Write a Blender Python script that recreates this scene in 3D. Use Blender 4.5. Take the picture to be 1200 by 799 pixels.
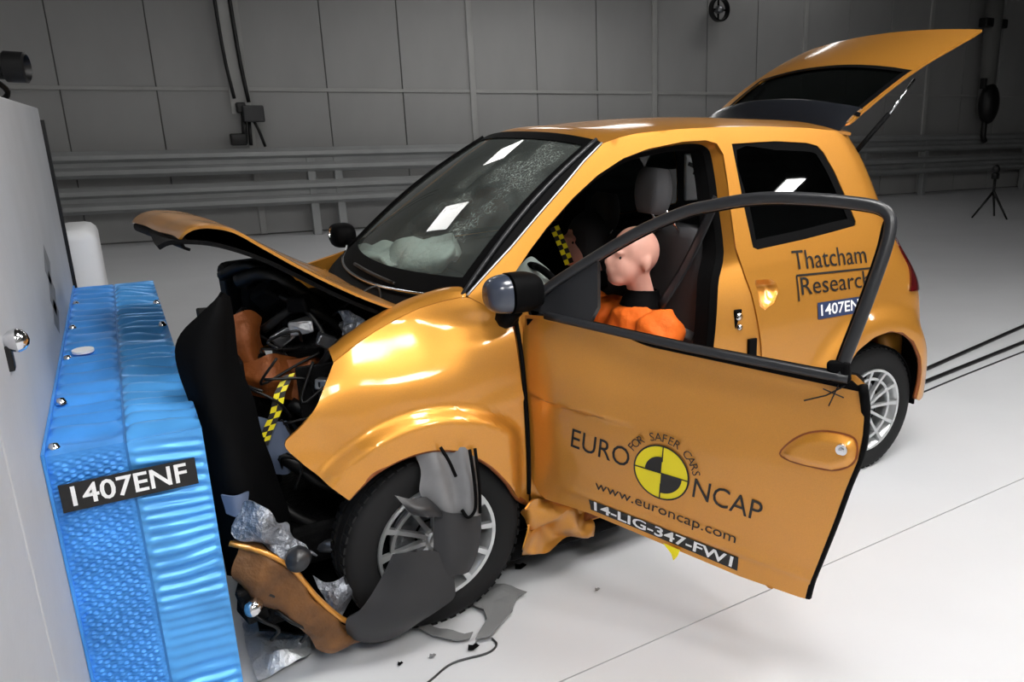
import bpy, bmesh, math, random
from mathutils import Vector, Matrix, noise
from mathutils.geometry import delaunay_2d_cdt

for o in list(bpy.data.objects):
    bpy.data.objects.remove(o, do_unlink=True)
SC = bpy.context.scene
COL = SC.collection
random.seed(7)

# ------------------------------------------------------------------ camera
CAMLOC = Vector((-0.7793, -2.8515, 1.5209))
YAW, PIT, ROL = math.radians(33.137), math.radians(15.122), math.radians(-0.566)
FPX, PPX, PPY = 909.34, 737.84, 390.43          # focal length and principal point, 1200 x 799 frame
fw = Vector((math.sin(YAW)*math.cos(PIT), math.cos(YAW)*math.cos(PIT), -math.sin(PIT)))
rt = fw.cross(Vector((0, 0, 1))).normalized()
up = rt.cross(fw)
r2 = rt*math.cos(ROL)+up*math.sin(ROL)
u2 = up*math.cos(ROL)-rt*math.sin(ROL)
cd = bpy.data.cameras.new('camera')
cd.sensor_fit = 'HORIZONTAL'
cd.sensor_width = 36.0
cd.lens = FPX/1200*36.0
cd.shift_x = (600-PPX)/1200
cd.shift_y = -(399.5-PPY)/1200
cd.clip_start = 0.02
cd.clip_end = 100
cam = bpy.data.objects.new('camera', cd)
COL.objects.link(cam)
M = Matrix((( r2.x, u2.x, -fw.x), (r2.y, u2.y, -fw.y), (r2.z, u2.z, -fw.z))).to_4x4()
M.translation = CAMLOC
cam.matrix_world = M
SC.camera = cam

# ------------------------------------------------------------------ world, exposure
w = bpy.data.worlds.new('world')
SC.world = w
w.use_nodes = True
w.node_tree.nodes['Background'].inputs[0].default_value = (0.6, 0.65, 0.7, 1)
w.node_tree.nodes['Background'].inputs[1].default_value = 0.02
SC.view_settings.view_transform = 'Standard'
SC.view_settings.look = 'None'
SC.view_settings.exposure = 0.12
SC.view_settings.gamma = 1.0
SC.view_settings.use_curve_mapping = False

# lamps of the hall, plus added side fill and wall washers: (x, y, z, size x, size y, strength, tilt x, tilt y)
LAMPS = [
    (0.7, -1.9, 4.2, 0.6, 1.5, 30, 0, 0, 'over the front wing of the orange car'),
    (2.6, -2.2, 4.2, 0.6, 1.5, 30, 0, 0, 'over the open door of the orange car'),
    (4.8, -2.2, 4.2, 0.6, 1.5, 22, 0, 0, 'over the floor behind the orange car'),
    (-0.9, -4.6, 4.0, 0.6, 1.5, 36, 0, 0, 'added as side fill behind and left of the viewpoint'),  # added fill for the car's near side, not a known fixture
    (1.4, -5.0, 4.0, 0.6, 1.5, 36, 0, 0, 'added as side fill behind and right of the viewpoint'),  # second added fill lamp for the near side
    (-.45, 5.15, 4.0, 0.70, 1.4, 7.5, 0, 0, 'near the back wall, left one of its pair'),
    (1.38, 5.65, 4.0, 0.45, 0.95, 7.5, 0, 0, 'near the back wall, right one of its pair'),
    (6.72, -4.93, 4.3, 0.33, 0.30, 60, 0, 0, 'small one far right of the viewpoint'),
    (-4.8, 8.8, 5.3, 2.0, 0.4, 10, 0, 0, 'added as wall washer above the left guard rail'),  # added washer to brighten the back wall, not a known fixture
    (3.5, 6.8, 4.0, 0.9, 1.3, 6.5, 0, 0, 'behind the orange car, left of the pair near the wall'),
    (5.3, 6.9, 3.8, 0.8, 1.2, 6.5, 0, 0, 'behind the orange car, right of the pair near the wall'),
    (9.4, 7.2, 5.2, 2.4, 0.4, 5, 0, 0, 'added as wall washer above the right guard rail'),  # added washer, lifts the right part of the back wall
]

# ------------------------------------------------------------------ helpers
def lin(c):
    return tuple(((v/255)/12.92 if v/255 <= 0.04045 else (((v/255)+0.055)/1.055)**2.4) for v in c)

MATS = {}
def mat(name, rgb, rough=0.5, metal=0.0, coat=0.0, spec=0.5, nscale=0, namt=0.0, bscale=0, bamt=0.0, emit=0, alpha=1.0, rvar=0.0):
    m = bpy.data.materials.new(name)
    m.use_nodes = True
    nt = m.node_tree
    b = nt.nodes['Principled BSDF']
    c = lin(rgb)
    b.inputs['Base Color'].default_value = (*c, 1)
    b.inputs['Roughness'].default_value = rough
    b.inputs['Metallic'].default_value = metal
    b.inputs['Specular IOR Level'].default_value = spec
    b.inputs['Coat Weight'].default_value = coat
    b.inputs['Coat Roughness'].default_value = 0.09
    if nscale or bscale:
        tc = nt.nodes.new('ShaderNodeTexCoord')
    if nscale:
        n = nt.nodes.new('ShaderNodeTexNoise')
        n.inputs['Scale'].default_value = nscale
        n.inputs['Detail'].default_value = 6
        nt.links.new(tc.outputs['Object'], n.inputs['Vector'])
        r = nt.nodes.new('ShaderNodeValToRGB')
        r.color_ramp.elements[0].position = 0.3
        r.color_ramp.elements[1].position = 0.7
        r.color_ramp.elements[0].color = (*[v*(1-namt) for v in c], 1)
        r.color_ramp.elements[1].color = (*[min(1, v*(1+namt)) for v in c], 1)
        nt.links.new(n.outputs['Fac'], r.inputs['Fac'])
        nt.links.new(r.outputs['Color'], b.inputs['Base Color'])
    if bscale:
        n2 = nt.nodes.new('ShaderNodeTexNoise')
        n2.inputs['Scale'].default_value = bscale
        n2.inputs['Detail'].default_value = 4
        nt.links.new(tc.outputs['Object'], n2.inputs['Vector'])
        bp = nt.nodes.new('ShaderNodeBump')
        bp.inputs['Strength'].default_value = bamt
        bp.inputs['Distance'].default_value = 0.02
        nt.links.new(n2.outputs['Fac'], bp.inputs['Height'])
        nt.links.new(bp.outputs['Normal'], b.inputs['Normal'])
    if emit:
        b.inputs['Emission Color'].default_value = (1, 0.985, 0.96, 1)
        b.inputs['Emission Strength'].default_value = emit
    MATS[name] = m
    return m

def glass_mat(name, tint, dark, cracks=False):
    m = bpy.data.materials.new(name)
    m.use_nodes = True
    nt = m.node_tree
    nt.nodes.clear()
    out = nt.nodes.new('ShaderNodeOutputMaterial')
    tr = nt.nodes.new('ShaderNodeBsdfTransparent')
    tr.inputs[0].default_value = (*tint, 1)
    gl = nt.nodes.new('ShaderNodeBsdfGlossy')
    gl.inputs['Roughness'].default_value = 0.015
    fr = nt.nodes.new('ShaderNodeFresnel')
    ge = nt.nodes.new('ShaderNodeNewGeometry')          # a thin pane reflects alike from both sides
    io = nt.nodes.new('ShaderNodeMath'); io.operation = 'MULTIPLY_ADD'
    io.inputs[1].default_value = 1/1.5-1.5
    io.inputs[2].default_value = 1.5
    nt.links.new(ge.outputs['Backfacing'], io.inputs[0])
    nt.links.new(io.outputs[0], fr.inputs['IOR'])
    mx = nt.nodes.new('ShaderNodeMixShader')
    nt.links.new(fr.outputs[0], mx.inputs[0])
    nt.links.new(tr.outputs[0], mx.inputs[1])
    nt.links.new(gl.outputs[0], mx.inputs[2])
    last = mx
    if cracks:
        tc = nt.nodes.new('ShaderNodeTexCoord')
        vo = nt.nodes.new('ShaderNodeTexVoronoi')
        vo.feature = 'DISTANCE_TO_EDGE'
        vo.inputs['Scale'].default_value = 60
        nz = nt.nodes.new('ShaderNodeTexNoise')
        nz.inputs['Scale'].default_value = 9
        nz.inputs['Detail'].default_value = 5
        nt.links.new(tc.outputs['Object'], nz.inputs['Vector'])
        mp = nt.nodes.new('ShaderNodeMixRGB')
        mp.blend_type = 'ADD'
        mp.inputs[0].default_value = 0.12
        nt.links.new(tc.outputs['Object'], mp.inputs[1])
        nt.links.new(nz.outputs['Color'], mp.inputs[2])
        nt.links.new(mp.outputs[0], vo.inputs['Vector'])
        lt = nt.nodes.new('ShaderNodeMath'); lt.operation = 'LESS_THAN'; lt.inputs[1].default_value = 0.022
        nt.links.new(vo.outputs['Distance'], lt.inputs[0])
        # cracked area runs down the driver's half of the screen
        sx = nt.nodes.new('ShaderNodeSeparateXYZ')
        nt.links.new(tc.outputs['Object'], sx.inputs[0])
        ab = nt.nodes.new('ShaderNodeMath'); ab.operation = 'ADD'; ab.inputs[1].default_value = 0.27
        nt.links.new(sx.outputs['Y'], ab.inputs[0])
        aa = nt.nodes.new('ShaderNodeMath'); aa.operation = 'ABSOLUTE'
        nt.links.new(ab.outputs[0], aa.inputs[0])
        mr = nt.nodes.new('ShaderNodeMapRange')
        mr.inputs['From Min'].default_value = 0.10; mr.inputs['From Max'].default_value = 0.34
        mr.inputs['To Min'].default_value = 0.50; mr.inputs['To Max'].default_value = -0.1
        nt.links.new(aa.outputs[0], mr.inputs['Value'])
        nr = nt.nodes.new('ShaderNodeMapRange')
        nr.inputs['From Min'].default_value = 0.42; nr.inputs['From Max'].default_value = 0.62
        nt.links.new(nz.outputs['Fac'], nr.inputs['Value'])
        m1 = nt.nodes.new('ShaderNodeMath'); m1.operation = 'MULTIPLY'; m1.use_clamp = True
        nt.links.new(mr.outputs[0], m1.inputs[0]); nt.links.new(nr.outputs[0], m1.inputs[1])
        m2 = nt.nodes.new('ShaderNodeMath'); m2.operation = 'MULTIPLY'; m2.use_clamp = True
        nt.links.new(m1.outputs[0], m2.inputs[0]); nt.links.new(lt.outputs[0], m2.inputs[1])
        m3 = nt.nodes.new('ShaderNodeMath'); m3.operation = 'MULTIPLY_ADD'; m3.use_clamp = True
        m3.inputs[1].default_value = 0.16
        nt.links.new(m1.outputs[0], m3.inputs[0]); nt.links.new(m2.outputs[0], m3.inputs[2])
        m4 = nt.nodes.new('ShaderNodeMath'); m4.operation = 'ADD'; m4.use_clamp = True
        m4.inputs[1].default_value = 0.07  # pale haze mixed into the whole pane in place of a reflection
        nt.links.new(m3.outputs[0], m4.inputs[0])
        df = nt.nodes.new('ShaderNodeBsdfDiffuse')
        df.inputs[0].default_value = (0.55, 0.62, 0.58, 1)
        mx2 = nt.nodes.new('ShaderNodeMixShader')
        nt.links.new(m4.outputs[0], mx2.inputs[0])
        nt.links.new(mx.outputs[0], mx2.inputs[1])
        nt.links.new(df.outputs[0], mx2.inputs[2])
        last = mx2
    nt.links.new(last.outputs[0], out.inputs[0])
    MATS[name] = m
    return m

PAINT = mat('orange_metallic_paint', (212, 145, 55), rough=0.42, metal=0.6, coat=0.8, nscale=400, namt=0.06)
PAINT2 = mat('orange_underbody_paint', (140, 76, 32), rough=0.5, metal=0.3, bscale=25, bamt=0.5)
BLACK = mat('black_plastic', (9, 9, 10), rough=0.65, spec=0.06, bscale=200, bamt=0.05)
RUBBER = mat('tyre_rubber', (26, 26, 27), rough=0.8, spec=0.3)
SATIN = mat('satin_dark_grey', (38, 39, 42), rough=0.35)
GREYPL = mat('grey_liner_plastic', (112, 112, 114), rough=0.4, nscale=8, namt=0.2)
DGREYPL = mat('dark_liner_plastic', (35, 35, 37), rough=0.45, nscale=8, namt=0.2)
SILVER = mat('silver_alloy', (205, 207, 208), rough=0.28, metal=0.7)
STEEL = mat('bare_steel', (150, 152, 156), rough=0.3, metal=0.9, bscale=40, bamt=0.2)
FOIL = mat('crumpled_foil', (142, 146, 154), rough=0.38, metal=0.6, nscale=25, namt=0.35, bscale=45, bamt=0.9)
CHROME = mat('chrome', (220, 220, 222), rough=0.12, metal=1.0)
ENGINE = mat('engine_dark', (9, 9, 10), rough=0.6, spec=0.12, bscale=60, bamt=0.3)
HOSE = mat('black_hose', (12, 12, 13), rough=0.45, spec=0.35)
SEATM = mat('grey_seat_fabric', (70, 70, 73), rough=0.85, bscale=300, bamt=0.2)
SEATB = mat('black_seat_fabric', (40, 40, 42), rough=0.8, bscale=300, bamt=0.2)
TRIM = mat('black_interior_trim', (11, 11, 12), rough=0.75, spec=0.08)
SKIN = mat('dummy_vinyl_skin', (226, 168, 150), rough=0.45, nscale=12, namt=0.08)
SHIRT = mat('orange_shirt_cloth', (246, 112, 18), rough=0.75, bscale=18, bamt=0.6)
BAGM = mat('airbag_cloth', (176, 184, 180), rough=0.8, bscale=20, bamt=0.5)
YELLOW = mat('yellow_print', (240, 222, 20), rough=0.5)
INK = mat('black_print', (24, 22, 20), rough=0.5)
WHITEP = mat('white_print', (240, 240, 240), rough=0.5)
NAVY = mat('navy_label', (38, 52, 88), rough=0.5)
BLUEF = mat('blue_barrier_foil_front', (84, 164, 234), rough=0.34, metal=0.3, nscale=6, namt=0.12)
BLUER = mat('blue_barrier_foil_rear', (70, 150, 230), rough=0.45, metal=0.25, nscale=9, namt=0.15)
BLOCKM = mat('painted_concrete', (176, 178, 182), rough=0.6, nscale=3, namt=0.06, bscale=40, bamt=0.08)
STAIN = mat('dark_scuff', (122, 124, 128), rough=0.8, nscale=14, namt=0.3)
WALLM = mat('grey_wall_panel', (162, 162, 161), rough=0.6, nscale=1.2, namt=0.08)
WALLT = mat('grey_wall_trim', (170, 170, 168), rough=0.5, nscale=2, namt=0.1)
DARKW = mat('dark_wall_gap', (110, 110, 108), rough=0.8)
RAILM = mat('galvanised_rail', (158, 160, 160), rough=0.5, metal=0.3, nscale=2, namt=0.1)
FLOORM = mat('white_epoxy_floor', (203, 204, 207), rough=0.38, nscale=1.5, namt=0.03)
CEILM = mat('ceiling_grey', (70, 70, 70), rough=0.9)
BLKMET = mat('black_metal', (18, 18, 19), rough=0.4, metal=0.2)
RED = mat('tail_lamp_red', (74, 8, 10), rough=0.12, coat=1.0)
MIRB = mat('blue_grey_mirror_shell', (58, 64, 78), rough=0.25, coat=0.5)
SKINB = mat('torn_bumper_brown', (112, 74, 38), rough=0.5, metal=0.2, nscale=9, namt=0.55, bscale=20, bamt=0.5)
FOILL = mat('bright_foil', (208, 210, 214), rough=0.35, metal=0.5, bscale=40, bamt=0.6)
SHARD = mat('grey_plastic_shard', (120, 121, 122), rough=0.5)
GLASSW = glass_mat('windscreen_glass', (0.80, 0.86, 0.83), 0, True)
GLASSD = glass_mat('dark_tinted_glass', (0.10, 0.11, 0.11), 0)
GLASSR = glass_mat('tailgate_glass', (0.22, 0.25, 0.24), 0)

def tag(o, label=None, cat=None, group=None, kind=None):
    if label: o['label'] = label
    if cat: o['category'] = cat
    if group: o['group'] = group
    if kind: o['kind'] = kind
    return o

def empty(name, loc=(0, 0, 0), rz=0, parent=None):
    o = bpy.data.objects.new(name, None)
    o.empty_display_size = 0.1
    COL.objects.link(o)
    o.location = loc
    o.rotation_euler = (0, 0, rz)
    o.parent = parent
    return o

def obj(name, vs, fs, m, parent=None, smooth=False, th=0.0, off=-1, split=None, loc=None):
    me = bpy.data.meshes.new(name)
    me.from_pydata([tuple(v) for v in vs], [], fs)
    me.update()
    if smooth:
        me.polygons.foreach_set('use_smooth', [True]*len(me.polygons))
    for mm in (m if isinstance(m, (list, tuple)) else [m]):
        me.materials.append(mm)
    o = bpy.data.objects.new(name, me)
    COL.objects.link(o)
    if parent: o.parent = parent
    if loc: o.location = loc
    if th:
        s = o.modifiers.new('solid', 'SOLIDIFY')
        s.thickness = th
        s.offset = off
        if isinstance(m, (list, tuple)): s.material_offset = 1
    if split or (th and smooth):
        e = o.modifiers.new('split', 'EDGE_SPLIT')
        e.split_angle = math.radians(split or 38)
    return o

class MB:
    """collects shapes, builds one mesh"""
    def __init__(s): s.v = []; s.f = []
    def add(s, vs, fs):
        n = len(s.v)
        s.v += [Vector(v) for v in vs]
        s.f += [tuple(i+n for i in f) for f in fs]
        return s
    def box(s, c, d, R=None, bev=0.0):
        x, y, z = d[0]/2, d[1]/2, d[2]/2
        if not bev:
            P = [Vector((a*x, b*y, g*z)) for a in (-1, 1) for b in (-1, 1) for g in (-1, 1)]
            F = [(0, 1, 3, 2), (4, 6, 7, 5), (0, 4, 5, 1), (2, 3, 7, 6), (0, 2, 6, 4), (1, 5, 7, 3)]
        else:
            bm = bmesh.new()
            bmesh.ops.create_cube(bm, size=1)
            for v in bm.verts: v.co = Vector((v.co.x*d[0], v.co.y*d[1], v.co.z*d[2]))
            bmesh.ops.bevel(bm, geom=list(bm.edges), offset=bev, segments=3, profile=0.5, affect='EDGES')
            bm.verts.index_update()
            P = [v.co.copy() for v in bm.verts]
            F = [tuple(v.index for v in f.verts) for f in bm.faces]
            bm.free()
        if R is not None: P = [R @ p for p in P]
        return s.add([p+Vector(c) for p in P], F)
    def tube(s, pts, r, n=8, smooth=0, cap=True, flat=1.0):
        pts = [Vector(p) for p in pts]
        if smooth: pts = cr(pts, smooth)
        rr = r if isinstance(r, (list, tuple)) else None
        N = len(pts)
        vs = []; fs = []
        ref = None
        for i, p in enumerate(pts):
            t = (pts[min(i+1, N-1)]-pts[max(i-1, 0)])
            if t.length < 1e-9: t = Vector((0, 0, 1))
            t.normalize()
            if ref is None:
                ref = Vector((0, 0, 1)) if abs(t.z) < .9 else Vector((1, 0, 0))
            a = t.cross(ref)
            if a.length < 1e-6: a = t.cross(Vector((0, 1, 0)))
            a.normalize(); b = a.cross(t).normalized(); ref = b
            ri = r if rr is None else rr[0]+(rr[-1]-rr[0])*i/(N-1) if len(rr) == 2 else rr[min(i, len(rr)-1)]
            for k in range(n):
                an = 2*math.pi*k/n
                vs.append(p+a*math.cos(an)*ri+b*math.sin(an)*ri*flat)
        for i in range(N-1):
            for k in range(n):
                k2 = (k+1) % n
                fs.append((i*n+k, i*n+k2, (i+1)*n+k2, (i+1)*n+k))
        if cap:
            fs.append(tuple(range(n-1, -1, -1)))
            fs.append(tuple((N-1)*n+k for k in range(n)))
        return s.add(vs, fs)
    def cyl(s, a, b, r, n=20): return s.tube([a, b], r, n)
    def ell(s, c, rad, R=None, nu=20, nv=12):
        vs = []; fs = []
        for j in range(nv+1):
            ph = math.pi*j/nv
            for i in range(nu):
                th = 2*math.pi*i/nu
                p = Vector((rad[0]*math.sin(ph)*math.cos(th), rad[1]*math.sin(ph)*math.sin(th), rad[2]*math.cos(ph)))
                if R is not None: p = R @ p
                vs.append(p+Vector(c))
        for j in range(nv):
            for i in range(nu):
                fs.append((j*nu+i, (j+1)*nu+i, (j+1)*nu+(i+1) % nu, j*nu+(i+1) % nu))
        return s.add(vs, fs)
    def lathe(s, prof, c, ax, n=48):
        """prof: (radius, offset along axis)"""
        ax = Vector(ax).normalized()
        a = ax.cross(Vector((0, 0, 1)) if abs(ax.z) < .9 else Vector((1, 0, 0))).normalized()
        b = ax.cross(a)
        vs = []; fs = []
        for (r, h) in prof:
            for k in range(n):
                t = 2*math.pi*k/n
                vs.append(Vector(c)+ax*h+a*math.cos(t)*r+b*math.sin(t)*r)
        for i in range(len(prof)-1):
            for k in range(n):
                k2 = (k+1) % n
                fs.append((i*n+k, i*n+k2, (i+1)*n+k2, (i+1)*n+k))
        return s.add(vs, fs)
    def prism(s, poly, fn0, fn1):
        """poly 2D, fn0/fn1 map to the two 3D faces"""
        n = len(poly)
        vs = [fn0(*p) for p in poly]+[fn1(*p) for p in poly]
        fs = [tuple(range(n)), tuple(range(2*n-1, n-1, -1))]
        for i in range(n):
            fs.append((i, i+n, (i+1) % n+n, (i+1) % n))
        return s.add(vs, fs)
    def build(s, name, m, parent=None, smooth=False, **k): return obj(name, s.v, s.f, m, parent, smooth, **k)

def cr(P, n, closed=False):
    """Catmull-Rom through P, n steps per span"""
    P = [Vector(p) for p in P]
    N = len(P)
    out = []
    for i in range(N if closed else N-1):
        if closed: a, b, c, d = P[(i-1) % N], P[i], P[(i+1) % N], P[(i+2) % N]
        else:
            b, c = P[i], P[i+1]
            a = P[i-1] if i else b*2-c
            d = P[i+2] if i+2 < N else c*2-b
        for k in range(n):
            t = k/n
            out.append(((b*2)+(c-a)*t+(a*2-b*5+c*4-d)*t*t+(b*3-a-c*3+d)*t*t*t)*0.5)
    if not closed: out.append(P[-1])
    return out

def patch(name, rows, m, parent=None, th=0.0, nu=6, nv=6, off=0, disp=None, smooth=True, split=None):
    R = [cr(r, nu) for r in rows]
    cols = [cr([R[i][j] for i in range(len(R))], nv) for j in range(len(R[0]))]
    W, Hh = len(cols), len(cols[0])
    vs = [cols[j][i] for j in range(W) for i in range(Hh)]
    if disp: vs = [disp(v) for v in vs]
    fs = [(j*Hh+i, j*Hh+i+1, (j+1)*Hh+i+1, (j+1)*Hh+i) for j in range(W-1) for i in range(Hh-1)]
    return obj(name, vs, fs, m, parent, smooth, th, off, split)

def resample(poly, step, closed=True):
    P = [Vector(p) for p in poly]
    out = []
    N = len(P)
    for i in range(N if closed else N-1):
        a, b = P[i], P[(i+1) % N]
        k = max(1, int((b-a).length/step))
        for j in range(k): out.append(a.lerp(b, j/k))
    if not closed: out.append(P[-1])
    return out

def inside(p, poly):
    c = False
    n = len(poly)
    j = n-1
    for i in range(n):
        yi, yj = poly[i][1], poly[j][1]
        if (yi > p[1]) != (yj > p[1]) and p[0] < (poly[j][0]-poly[i][0])*(p[1]-yi)/(yj-yi)+poly[i][0]: c = not c
        j = i
    return c

def cdt(outline, holes, step):
    loops = [resample([Vector((*p, 0)) if len(p) == 2 else p for p in L], step) for L in [outline]+holes]
    loops = [[Vector((p.x, p.y)) for p in L] for L in loops]
    V = []; E = []
    for L in loops:
        n = len(V)
        V += L
        E += [(n+i, n+(i+1) % len(L)) for i in range(len(L))]
    xs = [p.x for p in loops[0]]; ys = [p.y for p in loops[0]]
    bnd = V[:]
    cell = {}
    for p in bnd: cell.setdefault((int(p.x/step), int(p.y/step)), []).append(p)
    y = min(ys)+step*.5
    row = 0
    while y < max(ys):
        x = min(xs)+step*(.5 if row % 2 else 0)
        while x < max(xs):
            q = Vector((x, y))
            if inside(q, loops[0]) and not any(inside(q, h) for h in loops[1:]):
                ci, cj = int(x/step), int(y/step)
                ok = True
                for di in (-1, 0, 1):
                    for dj in (-1, 0, 1):
                        for b in cell.get((ci+di, cj+dj), ()):
                            if (b-q).length < step*.55: ok = False
                if ok: V.append(q)
            x += step
        y += step*.87
        row += 1
    ov, oe, of, *_ = delaunay_2d_cdt(V, E, [], 0, 1e-5)
    F = []
    for f in of:
        c = sum((ov[i] for i in f), Vector((0, 0)))/len(f)
        if inside(c, loops[0]) and not any(inside(c, h) for h in loops[1:]): F.append(tuple(f))
    return ov, F

def panel(name, outline, holes, fn, m, parent=None, step=0.025, th=0.02, off=-1, flip=False, split=None):
    ov, F = cdt(outline, holes, step)
    vs = [Vector(fn(p.x, p.y)) for p in ov]
    if flip: F = [tuple(reversed(f)) for f in F]
    return obj(name, vs, F, m, parent, True, th, off, split)

def text_shape(body, size, align='CENTER', bold=0.0, sx=1.0):
    """2D triangles of a line of lettering"""
    c = bpy.data.curves.new('lettering', 'FONT')
    c.body = body
    c.size = size
    c.align_x = align
    c.align_y = 'CENTER'
    c.resolution_u = 3
    c.offset = bold
    o = bpy.data.objects.new('lettering_tmp', c)
    COL.objects.link(o)
    dg = bpy.context.evaluated_depsgraph_get()
    me = bpy.data.meshes.new_from_object(o.evaluated_get(dg))
    vs = [(v.co.x*sx, v.co.y) for v in me.vertices]
    fs = [tuple(p.vertices) for p in me.polygons]
    bpy.data.objects.remove(o, do_unlink=True)
    bpy.data.meshes.remove(me)
    return vs, fs

def lettering(name, body, size, fn, m, parent, align='CENTER', bold=0.0, sx=1.0, width=None):
    vs, fs = text_shape(body, size, align, bold, sx)
    if width:
        x0 = min(v[0] for v in vs); x1 = max(v[0] for v in vs)
        k = width/(x1-x0)
        vs = [((v[0]-(x0+x1)/2)*k, v[1]) for v in vs]
    return obj(name, [fn(*v) for v in vs], fs, m, parent)

def lerp(a, b, t): return a+(b-a)*t
def interp(x, xs, ys):
    if x <= xs[0]: return ys[0]
    for i in range(len(xs)-1):
        if x <= xs[i+1]: return lerp(ys[i], ys[i+1], (x-xs[i])/(xs[i+1]-xs[i]))
    return ys[-1]
def sstep(a, b, x):
    t = max(0, min(1, (x-a)/(b-a)))
    return t*t*(3-2*t)
def crumple(v, amp, sc, seed=0):
    p = Vector(v)*sc+Vector((seed, seed*2.3, -seed))
    n = Vector((noise.noise(p+Vector((9.3, 1.5, 7.9))), noise.noise(p), noise.noise(p+Vector((-6.3, 12.4, 3.1)))))
    return Vector(v)+n*amp

# ------------------------------------------------------------------ the hall
WANG = math.atan(-0.123)
def slab(name, x0, x1, y0, y1, z0, z1, m, parent=None, kind=None):
    o = MB().box(((x0+x1)/2, (y0+y1)/2, (z0+z1)/2), (x1-x0, y1-y0, z1-z0)).build(name, m, parent)
    if kind: o['kind'] = kind
    return o

fl = slab('floor', -9, 22, -8, 13, -0.12, -0.012, DARKW, kind='structure')
for (x0, x1) in ((-9, 22),):
    slab('floor_slab', x0, x1, -8, -1.183, -0.012, 0, FLOORM, fl)
    slab('floor_slab', x0, x1, -1.178, 13, -0.012, 0, FLOORM, fl)
slab('ceiling', -9, 22, -8, 13, 6.0, 6.1, CEILM, kind='structure')
slab('wall_left', -9.1, -9, -8, 13, 0, 6, WALLM, kind='structure')
slab('wall_right', 22, 22.1, -8, 13, 0, 6, WALLM, kind='structure')
slab('wall_front', -9, 22, -8.1, -8, 0, 6, WALLM, kind='structure')

wb = MB().box((5.5, 0.06, 3.0), (36, 0.1, 6.0)).build('wall_back', DARKW)
wb['kind'] = 'structure'
wb.location = (0, 9.7, 0)
wb.rotation_euler = (0, 0, WANG)
PW = 1.075
pm = None
u0 = 4.2-9*PW
for i in range(22):
    for (z0, z1) in ((0.02, 2.02), (2.045, 4.05), (4.075, 5.98)):
        ux = u0+i*PW
        if pm is None:
            pmo = MB().box((0, 0, 0), (PW-0.014, 0.03, 1.0), bev=0.006).build('wall_panel', WALLM, wb)
            pm = pmo.data
        else:
            pmo = bpy.data.objects.new('wall_panel', pm)
            COL.objects.link(pmo)
            pmo.parent = wb
        pmo.location = (ux+PW/2, 0.004*math.sin(i*2.1), (z0+z1)/2)
        pmo.scale = (1, 1, z1-z0)
for i in range(0, 23, 3):
    MB().box((u0+i*PW, -0.035, 3.0), (0.09, 0.05, 5.96), bev=0.008).build('wall_post', WALLT, wb)
MB().box((5.5, -0.025, 2.032), (30, 0.03, 0.05), bev=0.006).build('wall_rail_trim', WALLT, wb)

def wallpt(x, off, z): return Vector((x, 9.7+off-0.123*x, z))

# guard rails along the wall
PROF = [(-.045, -.17), (-.015, -.155), (.03, -.12), (.03, -.07), (-.04, -.03), (-.04, .03), (.03, .07), (.03, .12), (-.015, .155), (-.045, .17)]
def guardrail(xa, xb, posts, label, name='guard_rail'):
    root = empty(name, wallpt((xa+xb)/2, -.45, 0))
    tag(root, label, 'guard rail', 'guard rails along the hall wall')
    L = root.location
    for zc in (1.07, 0.62):
        n = 10
        vs = []; fs = []
        for t in range(2):
            P = wallpt(xa if t == 0 else xb, -.45, 0)-L
            for (dy, dz) in PROF: vs.append((P.x, P.y-dy*1.2, zc+dz))
        for k in range(len(PROF)-1): fs.append((k, k+1, n+k+1, n+k))
        obj('rail_beam', vs, fs, RAILM, root, th=0.006, off=0)
    for px in posts:
        P = wallpt(px, -.36, 0)-L
        MB().box((P.x, P.y, .55), (.11, .12, 1.1), bev=.01).build('rail_post', RAILM, root)
    return root
guardrail(-2.6, 4.6, (-1.5, 1.62, 1.98, 4.4), 'double-beam steel guard rail along the wall left of the orange car')
guardrail(4.7, 10.5, (5.6, 7.6, 9.6), 'double-beam steel guard rail along the wall behind the orange car')
guardrail(10.6, 19.5, (11.9, 13.5, 16.6), 'double-beam steel guard rail along the wall right of the orange car')

# things on the wall and on the floor behind
cr_ = empty('wall_hoist', wallpt(.85, -.3, 1.3))
tag(cr_, 'wall-mounted cable drop with junction box and black camera above left guard rail', 'cable drop')
b = cr_.location
def rel(p, b=None): return Vector(p)-cr_.location
MB().box(rel(wallpt(.82, -.22, 2.95)), (.17, .04, 2.5)).build('cable_tray', WALLT, cr_)
MB().tube([rel(wallpt(.68, -.26, 4.3)), rel(wallpt(.72, -.27, 2.6)), rel(wallpt(.78, -.28, 1.9))], .022, 8, 4).build('cable', BLKMET, cr_, True)
MB().tube([rel(wallpt(.86, -.26, 4.3)), rel(wallpt(.90, -.27, 2.6)), rel(wallpt(.95, -.28, 1.85))], .026, 8, 4).build('cable', BLKMET, cr_, True)
MB().box(rel(wallpt(.98, -.3, 1.70)), (.27, .16, .22), bev=.02).build('junction_box', SATIN, cr_)
MB().box(rel(wallpt(.84, -.3, 1.78)), (.12, .1, .14), bev=.02).build('switch_box', BLKMET, cr_)
MB().tube([rel(wallpt(.86, -.3, 1.70)), rel(wallpt(.83, -.34, 1.3))], .035, 8).box(rel(wallpt(.75, -.36, 1.36)), (.20, .14, .16), bev=.02).build('camera_head', BLKMET, cr_, True)
MB().tube([rel(wallpt(.98, -.3, 1.60)), rel(wallpt(1.02, -.34, 1.48)), rel(wallpt(1.08, -.3, 1.26))], .02, 6, 4).tube([rel(wallpt(.92, -.3, 1.6)), rel(wallpt(.90, -.34, 1.28))], .025, 6).build('bracket_arm', BLKMET, cr_, True)

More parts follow.
